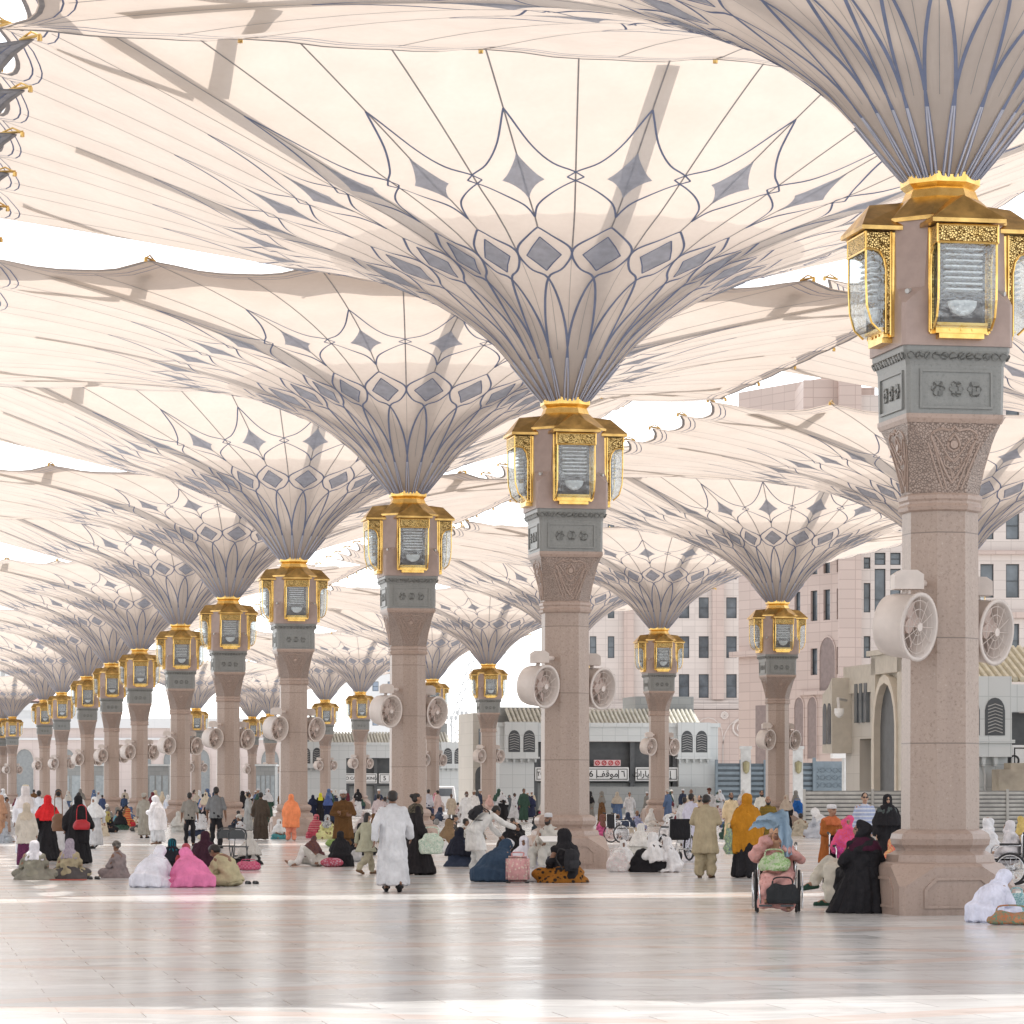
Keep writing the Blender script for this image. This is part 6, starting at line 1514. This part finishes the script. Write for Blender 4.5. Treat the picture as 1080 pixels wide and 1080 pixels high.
for i in range(185):
    x = rng.choice([rng.uniform(0,300), rng.uniform(60,500), rng.uniform(440,760)]) if i < 160 else rng.uniform(690, 850)
    if any(abs(x-q) < 8 for q, _ in NAMES_X): x += 14
    Y = rng.uniform(108, 215) if rng.random() < .6 else rng.uniform(160, 300)
    if 520 < x < 760: Y = min(Y, 205)
    if x > 700: Y = min(Y, 190)
    if 500 < x < 760 and Y > 205: Y = 200
    y = YH+F*HC/Y; cn, col = rng.choice(COLS); fem = rng.random() < .5; seat = rng.random() < (.8 if Y < 160 else .5)
    cn2, col2 = rng.choice(COLS)
    if not seat and Y < 150: Y += 55; y = YH+F*HC/Y
    if seat: pose = rng.choice(['sit','sit','sit_bow','sit_knees']); pw = 'sitting'
    else: pose = rng.choice(['stand','walk','stand','fold']); pw = 'standing' if pose != 'walk' else 'walking'
    for _ in range(60):
        hd = rng.choice([HAIR, ('kufi_cap', WHITE), ('turban', OFFW)]); hn = {'short_hair':'bare headed','kufi_cap':'with a cap','turban':'with a turban'}[hd[0]]
        lab = 'small far woman in %s, %s veil, %s %s' % (cn, cn2, pw, between(x)) if fem else 'small far %s man in %s %s %s' % ('bare headed' if hd[0] == 'short_hair' else 'capped' if hd[0] == 'kufi_cap' else 'turbaned', cn, pw, between(x))
        if lab not in used: break
        cn, col = rng.choice(COLS); cn2, col2 = rng.choice(COLS)
    used[lab] = 1
    wear = [('abaya' if fem else 'thobe', col), (('khimar', col2) if fem else hd)]
    g = 'pilgrims in the distant crowd'
    person(lab, pose, x, y, rng.uniform(-180,180), wear, skin=rng.choice([0,1,2,3]), s=rng.uniform(.9,1.02), group=g)

# ================================================================ carried and standing things
def thing1(name, bm, mat, label, cat, loc, yaw=0, voxel=.012, it=3, group=None, amp=.004):
    me = remesh(bm, voxel, it, floor=False)
    if amp: drape(me, amp, len(label), False)
    o = bpy.data.objects.new(name, me); me.materials.append(mat); C.objects.link(o); o.location = loc; o.rotation_euler = (0,0,-math.radians(yaw)); tag(o, label, cat, group); return o
def wheelchair(label, loc, yaw, s=1.0, seatcol=None):
    r = empty('wheelchair', loc, -math.radians(yaw), label, 'wheelchair'); r.scale = (s,s,s)
    for sd in (-1,1):
        bm = bmesh.new(); torus(bm, (sd*.30,-.08,.30), (1,0,0), .275, .022, 32, 6); w_ = obj('wheel', bm, M_RUBBER, r, True)
        bm = bmesh.new(); torus(bm, (sd*.345,-.08,.30), (1,0,0), .25, .009, 32, 5)
        for k in range(12): tube(bm, [(sd*.30,-.08,.30),(sd*.30,-.08+.265*math.cos(k*PI/6),.30+.265*math.sin(k*PI/6))], .004, 4)
        obj('rim', bm, M_CHROME, w_, True)
        bm = bmesh.new(); torus(bm, (sd*.27,.36,.10), (1,0,0), .075, .022, 20, 6); disc(bm, (sd*.27,.36,.10), (1,0,0), .06, .02, 14); obj('caster', bm, M_RUBBER, r, True)
        bm = bmesh.new()
        tube(bm, [(sd*.25,-.30,.95),(sd*.25,-.28,.90),(sd*.25,-.26,.30),(sd*.25,.0,.26),(sd*.25,.36,.24),(sd*.27,.36,.12)], .014, 6); tube(bm, [(sd*.25,-.26,.50),(sd*.25,.40,.50),(sd*.24,.46,.40),(sd*.22,.56,.14)], .014, 6)
        tube(bm, [(sd*.26,-.26,.72),(sd*.26,.2,.72),(sd*.26,.27,.66),(sd*.26,.27,.5)], .014, 6); obj('side_frame', bm, M_CHROME, r, True)
        bm = bmesh.new(); box(bm, (sd*.15-.09,.50,.10), (sd*.15+.09,.66,.125)); obj('footrest', bm, M_DARKM, r)
        bm = bmesh.new(); box(bm, (sd*.26-.03,-.24,.725), (sd*.26+.03,.12,.76)); obj('armrest', bm, M_RUBBER, r)
        bm = bmesh.new(); tube(bm, [(sd*.25,-.30,.94),(sd*.25,-.42,.96)], .022, 8); obj('push_handle', bm, M_RUBBER, r)
    bm = bmesh.new(); box(bm, (-.235,-.24,.46), (.235,.26,.495)); bmesh.ops.bevel(bm, geom=bm.edges[:], offset=.012, segments=2, affect='EDGES'); obj('seat', bm, cloth(seatcol or BLACK), r)
    bm = bmesh.new(); box(bm, (-.235,-.285,.50), (.235,-.262,.92)); bmesh.ops.bevel(bm, geom=bm.edges[:], offset=.008, segments=2, affect='EDGES'); obj('backrest', bm, cloth(seatcol or BLACK), r)
    return r
wheelchair('wheelchair of the woman in peach pink robe, in front of all', wp, 186)
q = ground(894,937); wheelchair('wheelchair under the woman in pink shawl', (q.x,q.y,0), 172)
q = ground(1064,934); wheelchair('wheelchair at the right edge carrying the person in white headscarf', (q.x,q.y,0), -72)
q = ground(652,889); wheelchair('black wheelchair left of the veiled group, carrying the elderly person', (q.x,q.y,0), 60)
q = ground(712,908); wheelchair('empty black wheelchair behind the veiled women, held by the lilac robe', (q.x,q.y,0), -20, 1.1)
def folding_chair(label, loc, yaw):
    r = empty('folding_chair', loc, -math.radians(yaw), label, 'chair', 'folding chairs by the front left circle')
    for sd in (-1,1):
        bm = bmesh.new(); tube(bm, [(sd*.19,.20,0),(sd*.19,-.14,.44),(sd*.19,-.22,.82)], .012, 6); obj('front_leg', bm, M_DARKM, r)
        bm = bmesh.new(); tube(bm, [(sd*.17,-.22,0),(sd*.17,.16,.44)], .012, 6); obj('rear_leg', bm, M_DARKM, r)
    bm = bmesh.new(); box(bm, (-.2,-.16,.43), (.2,.2,.455)); bmesh.ops.bevel(bm, geom=bm.edges[:], offset=.01, segments=2, affect='EDGES'); obj('seat', bm, M_DARKM, r)
    bm = bmesh.new(); pts = catmull([(-.19,-.20,.60),(-.2,-.215,.74),(-.12,-.23,.84),(.12,-.23,.84),(.2,-.215,.74),(.19,-.20,.60)], 4); tube(bm, pts, .02, 6)
    prism(bm, [(-.17,.62),(.17,.62),(.18,.74),(.11,.82),(-.11,.82),(-.18,.74)], -.235, -.215); obj('backrest', bm, M_DARKM, r)
q = ground(252,914); folding_chair('black folding chair directly left of the grey white veil', q, 5)
q = ground(238,913); folding_chair('black folding chair behind the man in pale khaki', q, -10)
q = at(903, 48.4); r = empty('camp_stool', q, 0, 'small black stool under the grey haired man with crossed legs', 'stool')
bm = bmesh.new(); box(bm, (-.2,-.17,.27), (.2,.2,.30)); bmesh.ops.bevel(bm, geom=bm.edges[:], offset=.01, segments=2, affect='EDGES'); obj('seat', bm, M_DARKM, r)
for a, b in ((-.17,-.14),(.17,-.14),(-.17,.17),(.17,.17)): bm = bmesh.new(); tube(bm, [(a*1.1,b*1.1,0),(a,b,.27)], .013, 6); obj('leg', bm, M_DARKM, r)
q = at(910, 45.6); r = empty('camp_stool', q, 0, 'low stool hidden under the black cloak beside the nearest column', 'stool')
bm = bmesh.new(); box(bm, (-.16,-.16,.40), (.16,.14,.43)); obj('seat', bm, M_DARKM, r)
for a, b in ((-.13,-.13),(.13,-.13),(-.13,.12),(.13,.12)): bm = bmesh.new(); tube(bm, [(a,b,0),(a,b,.40)], .013, 6); obj('leg', bm, M_DARKM, r)
def bag(name, label, cat, loc, r3, mat, yaw=0, handle=None, hz=.12, amp=.006):
    root = empty(name, loc, -math.radians(yaw), label, cat)
    bm = bmesh.new(); a, b, h = r3
    loft_(bm, [((0,0,.01),a*.85,b*.8),((0,0,h*.25),a,b),((0,0,h*.7),a*.95,b*.9),((0,0,h),a*.6,b*.45)])
    me = remesh(bm, max(.008, a*.07), 2, floor=False); drape(me, amp, len(label), False); o = link('pouch', me, mat, root)
    if handle is not None:
        bm = bmesh.new(); tube(bm, catmull([(-a*.6,0,h*.9),(-a*.45,0,h+hz*.6),(a*.45,0,h+hz*.6),(a*.6,0,h*.9)], 5), handle, 6); obj('strap', bm, mat, root)
    return root
def near(x, y, d=0, h=0.0): p = ground(x, y); return Vector((p.x, p.y+d, h))
bag('shoulder_bag','large brown leather shoulder bag hanging on the scarlet veiled woman','bag', near(63.5,909,-.30,.72), (.17,.10,.42), plain('tan_leather',(.17,.085,.045),.5), 15, .012, .8)
bag('handbag','red leather handbag on the arm of the woman covered in black','bag', near(88,911,-.34,.78), (.20,.10,.24), plain('red_leather',(.42,.02,.03),.4), 10, .012, .5)
bag('plastic_bag','white and green plastic shopping bag carried by the black dressed woman','bag', near(455,923,-.25,.42), (.26,.14,.42), cloth((.66,.70,.60),'blotch',(.35,.48,.38)), 10, .015, .18, .012)
bag('plastic_bag','green and dark plastic bag in the hand of the mustard shawled woman','bag', near(770,926,-.05,.45), (.11,.08,.50), cloth((.20,.26,.27),'blotch',(.45,.60,.30)), 0, .01, .16, .01)
bag('plastic_bag','white bag on the floor between the black dressed woman and the brown shawl','bag', near(466,899,-.3,0), (.2,.14,.3), cloth((.7,.7,.68)), 0, .012, .1, .012)
bag('handbag','pink bag on the floor beside the grey white veil','bag', near(264,917.5,-.5,0), (.26,.14,.2), cloth((.52,.07,.16),'plaid',(.62,.3,.36)), 0, .01, .05)
bag('plastic_bag','white plastic bag with blue print in front of the small girl by the column base','bag', near(651,919.5,-.4,0), (.24,.16,.40), cloth((.72,.70,.68),'blotch',(.64,.50,.50)), 0, .012, .12, .012)
bag('plastic_bag','blue bag hung on a post beyond the seated beige figure','bag', near(841,872,0,.6), (.24,.16,.6), cloth((.03,.15,.50)), 0, .01, .1, .01)
bag('plastic_bag','white bag between the pink suitcase and the leaf print skirt','bag', near(568,930,-.2,0), (.24,.16,.24), cloth((.72,.71,.72)), 0, .01, .08, .012)
bag('carry_bag','orange and green bag on the floor before the white robe, right edge','bag', near(1064,975,-.2,0), (.32,.14,.17), cloth((.50,.20,.10),'blotch',(.10,.28,.20)), 0, .012, .12, .01)
bag('plastic_bag','teal plastic bag right of the white robe at the right edge','bag', near(1072,971,0,0), (.13,.1,.36), cloth((.16,.36,.38),'blotch',(.5,.62,.62)), 0, .01, .1, .01)
bag('carry_bag','black bag hung below the knees in the front wheelchair','bag', Vector((wp.x+.02, wp.y-.62, .13)), (.24,.10,.28), cloth((.035,.037,.04)), 0, .012, .14)
bag('plastic_bag','pale green plastic bag on the lap in the front wheelchair','bag', Vector((wp.x-.08, wp.y-.42, .58)), (.22,.12,.24), cloth((.55,.60,.42),'blotch',(.20,.40,.12)), 12, .012, .1, .012)
def backpack(label, loc, yaw, tilt=0, s=1.0, mat=None):
    root = empty('backpack', loc, -math.radians(yaw), label, 'backpack'); root.rotation_euler = Euler((math.radians(tilt),0,-math.radians(yaw)), 'XYZ'); root.scale = (s,s,s)
    bm = bmesh.new(); loft_(bm, [((0,-.06,-.2),.13,.07),((0,-.08,-.1),.16,.10),((0,-.08,.1),.155,.095),((0,-.05,.2),.10,.06)]); link('pack', remesh(bm, .012, 3, floor=False), mat or cloth((.03,.03,.034)), root)
    bm = bmesh.new(); loft_(bm, [((0,-.16,-.15),.10,.03),((0,-.17,-.06),.115,.035),((0,-.16,.0),.10,.03)]); link('pocket', remesh(bm, .01, 2, floor=False), mat or cloth((.045,.045,.05)), root)
    for sd in (-1,1): bm = bmesh.new(); tube(bm, catmull([(sd*.09,-.02,.18),(sd*.11,.16,.20),(sd*.13,.22,.02),(sd*.11,.02,-.17)], 5), .014, 6); obj('strap', bm, M_RUBBER, root)
    return root
p = ground(503,922); dv = Vector((math.sin(math.radians(68)), math.cos(math.radians(68)), 0))
backpack('round black backpack on the bending man in white', p+dv*(.02)+Vector((0,-.06,1.22)), 68, -42, .85)
backpack('black backpack with a white tag on the woman in leaf print skirt', near(600,931,-.30,.42), -35, 0, 1.0)
bm = bmesh.new(); box(bm, (-.22,-.13,.02), (.22,.13,.50)); bmesh.ops.bevel(bm, geom=bm.edges[:], offset=.05, segments=3, affect='EDGES')
sc = empty('suitcase', near(546,931,-.3,0), 0, 'pink quilted suitcase standing on the floor in front of the girl in white', 'suitcase'); obj('shell', bm, cloth((.66,.36,.36),'floral',(.70,.55,.48)), sc, True)
bm = bmesh.new(); tube(bm, catmull([(-.1,0,.5),(-.1,0,.56),(.1,0,.56),(.1,0,.5)], 4), .014, 6); obj('handle', bm, cloth((.6,.3,.3)), sc)
for sd in (-1,1): bm = bmesh.new(); box(bm, (sd*.17-.04,-.133,.0), (sd*.17+.04,.12,.03)); obj('foot', bm, M_RUBBER, sc)
# light blue cloth waved in front of the face
bm = bmesh.new(); h = Vector((wp.x-.02, wp.y-.30, 1.22))
pts = catmull([(-.36,-.10,.02),(-.20,-.08,.07),(-.02,-.04,.09),(.08,.0,-.02),(.12,-.02,-.22),(.13,-.05,-.44)], 6)
G = []
for i, a in enumerate(pts):
    w_ = .10+.07*math.sin(PI*i/(len(pts)-1))+.02*math.sin(i*1.3); row = []
    for j in range(9):
        t = j/8*2-1; row.append(bm.verts.new(h+Vector(a)+Vector((t*w_*.55, .05*math.cos(t*5+i*.35)-.02, t*w_*.75*(1 if i < 16 else .3)+.012*math.sin(t*7+i*.5)))))
    G.append(row)
for i in range(len(G)-1):
    for j in range(8): bm.faces.new((G[i][j],G[i+1][j],G[i+1][j+1],G[i][j+1]))
tag(obj('waved_cloth', bm, cloth((.33,.44,.55)), None, True), 'light blue cloth waved before the head of the woman in the front wheelchair', 'cloth')
# papers, mats, shoes, cushion, bundles
bm = bmesh.new(); box(bm, (-.33,-.2,0), (.33,.2,.012)); q = obj('floor_mat', bm, cloth((.40,.08,.06))); q.location = near(73,928.3,-.1,.005); tag(q, 'thin red mat under the beige jacket in the front row', 'mat')
thing1('cushion', (lambda b: (ell_(b,(0,0,.1),(.26,.16,.11)), b)[1])(bmesh.new()), cloth((.42,.08,.12),'floral',(.55,.40,.48)), 'red and violet patterned cushion under the head of the lying man', 'cushion', near(350,914.5,0,0))
for i, (x, y, lab) in enumerate(((266,932.5,'pair of dark sandals on the floor right of the pale khaki man'),(99,927.5,'pair of dark sandals left of the mauve grey jacket'))):
    r = empty('sandals', near(x,y), .3, lab, 'sandals')
    for sd in (-.07,.07):
        bm = bmesh.new(); cap_(bm, (sd,-.1,.02), (sd,.12,.02), .035, .042); cap_(bm, (sd-.035,.05,.045), (sd+.035,.05,.045), .016, .016); link('sandal', remesh(bm, .01, 2), M_RUBBER, r)
bundles = [(100,877,'grey',GREYC),(143,877,'dark',DKGREY),(216,886,'beige',CREAM),(352,893,'green',(.25,.35,.12)),(372,909,'white and black',(.45,.44,.44)),(443,884,'brown',BROWN),(563,868,'white',WHITE),(640,880,'grey',GREYC),(859,884,'green',(.04,.22,.13)),(690,920,'peach',(.55,.33,.22)),(958,937,'blue',(.03,.12,.30))]
BL = ['between the dark figure and the left group','beside the red wrapped figure','left of the taller young man in grey','left of the kneeling black cloak','right of the kneeling black cloak','behind the black dressed woman','behind the dark red cap','right of the second nearest column','behind the orange tunic','at the knees of the white veiled women','beside the red and yellow scarf','at the foot of the nearest column']
for (x, y, n, c), wh in zip(bundles, BL):
    bm = bmesh.new(); ell_(bm, (0,0,.10), (.26,.16,.12)); ell_(bm, (.1,.03,.2), (.14,.11,.09)); thing1('bundle', bm, cloth(c), 'small %s cloth bundle on the floor %s' % (n, wh), 'bundle', near(x,y,0,0), 0, .014, 3, None, .008)
# the tray of papers held by the white capped man
p = ground(578,924); bm = bmesh.new(); box(bm, (-.20,-.14,0), (.20,.14,.012)); q = obj('newspaper', bm, M_SIGNW); q.location = (p.x+.05, p.y-.50, .74); q.rotation_euler = (.35,0,.3); tag(q, 'white sheet of paper in the hands of the white capped man at the column base', 'paper')
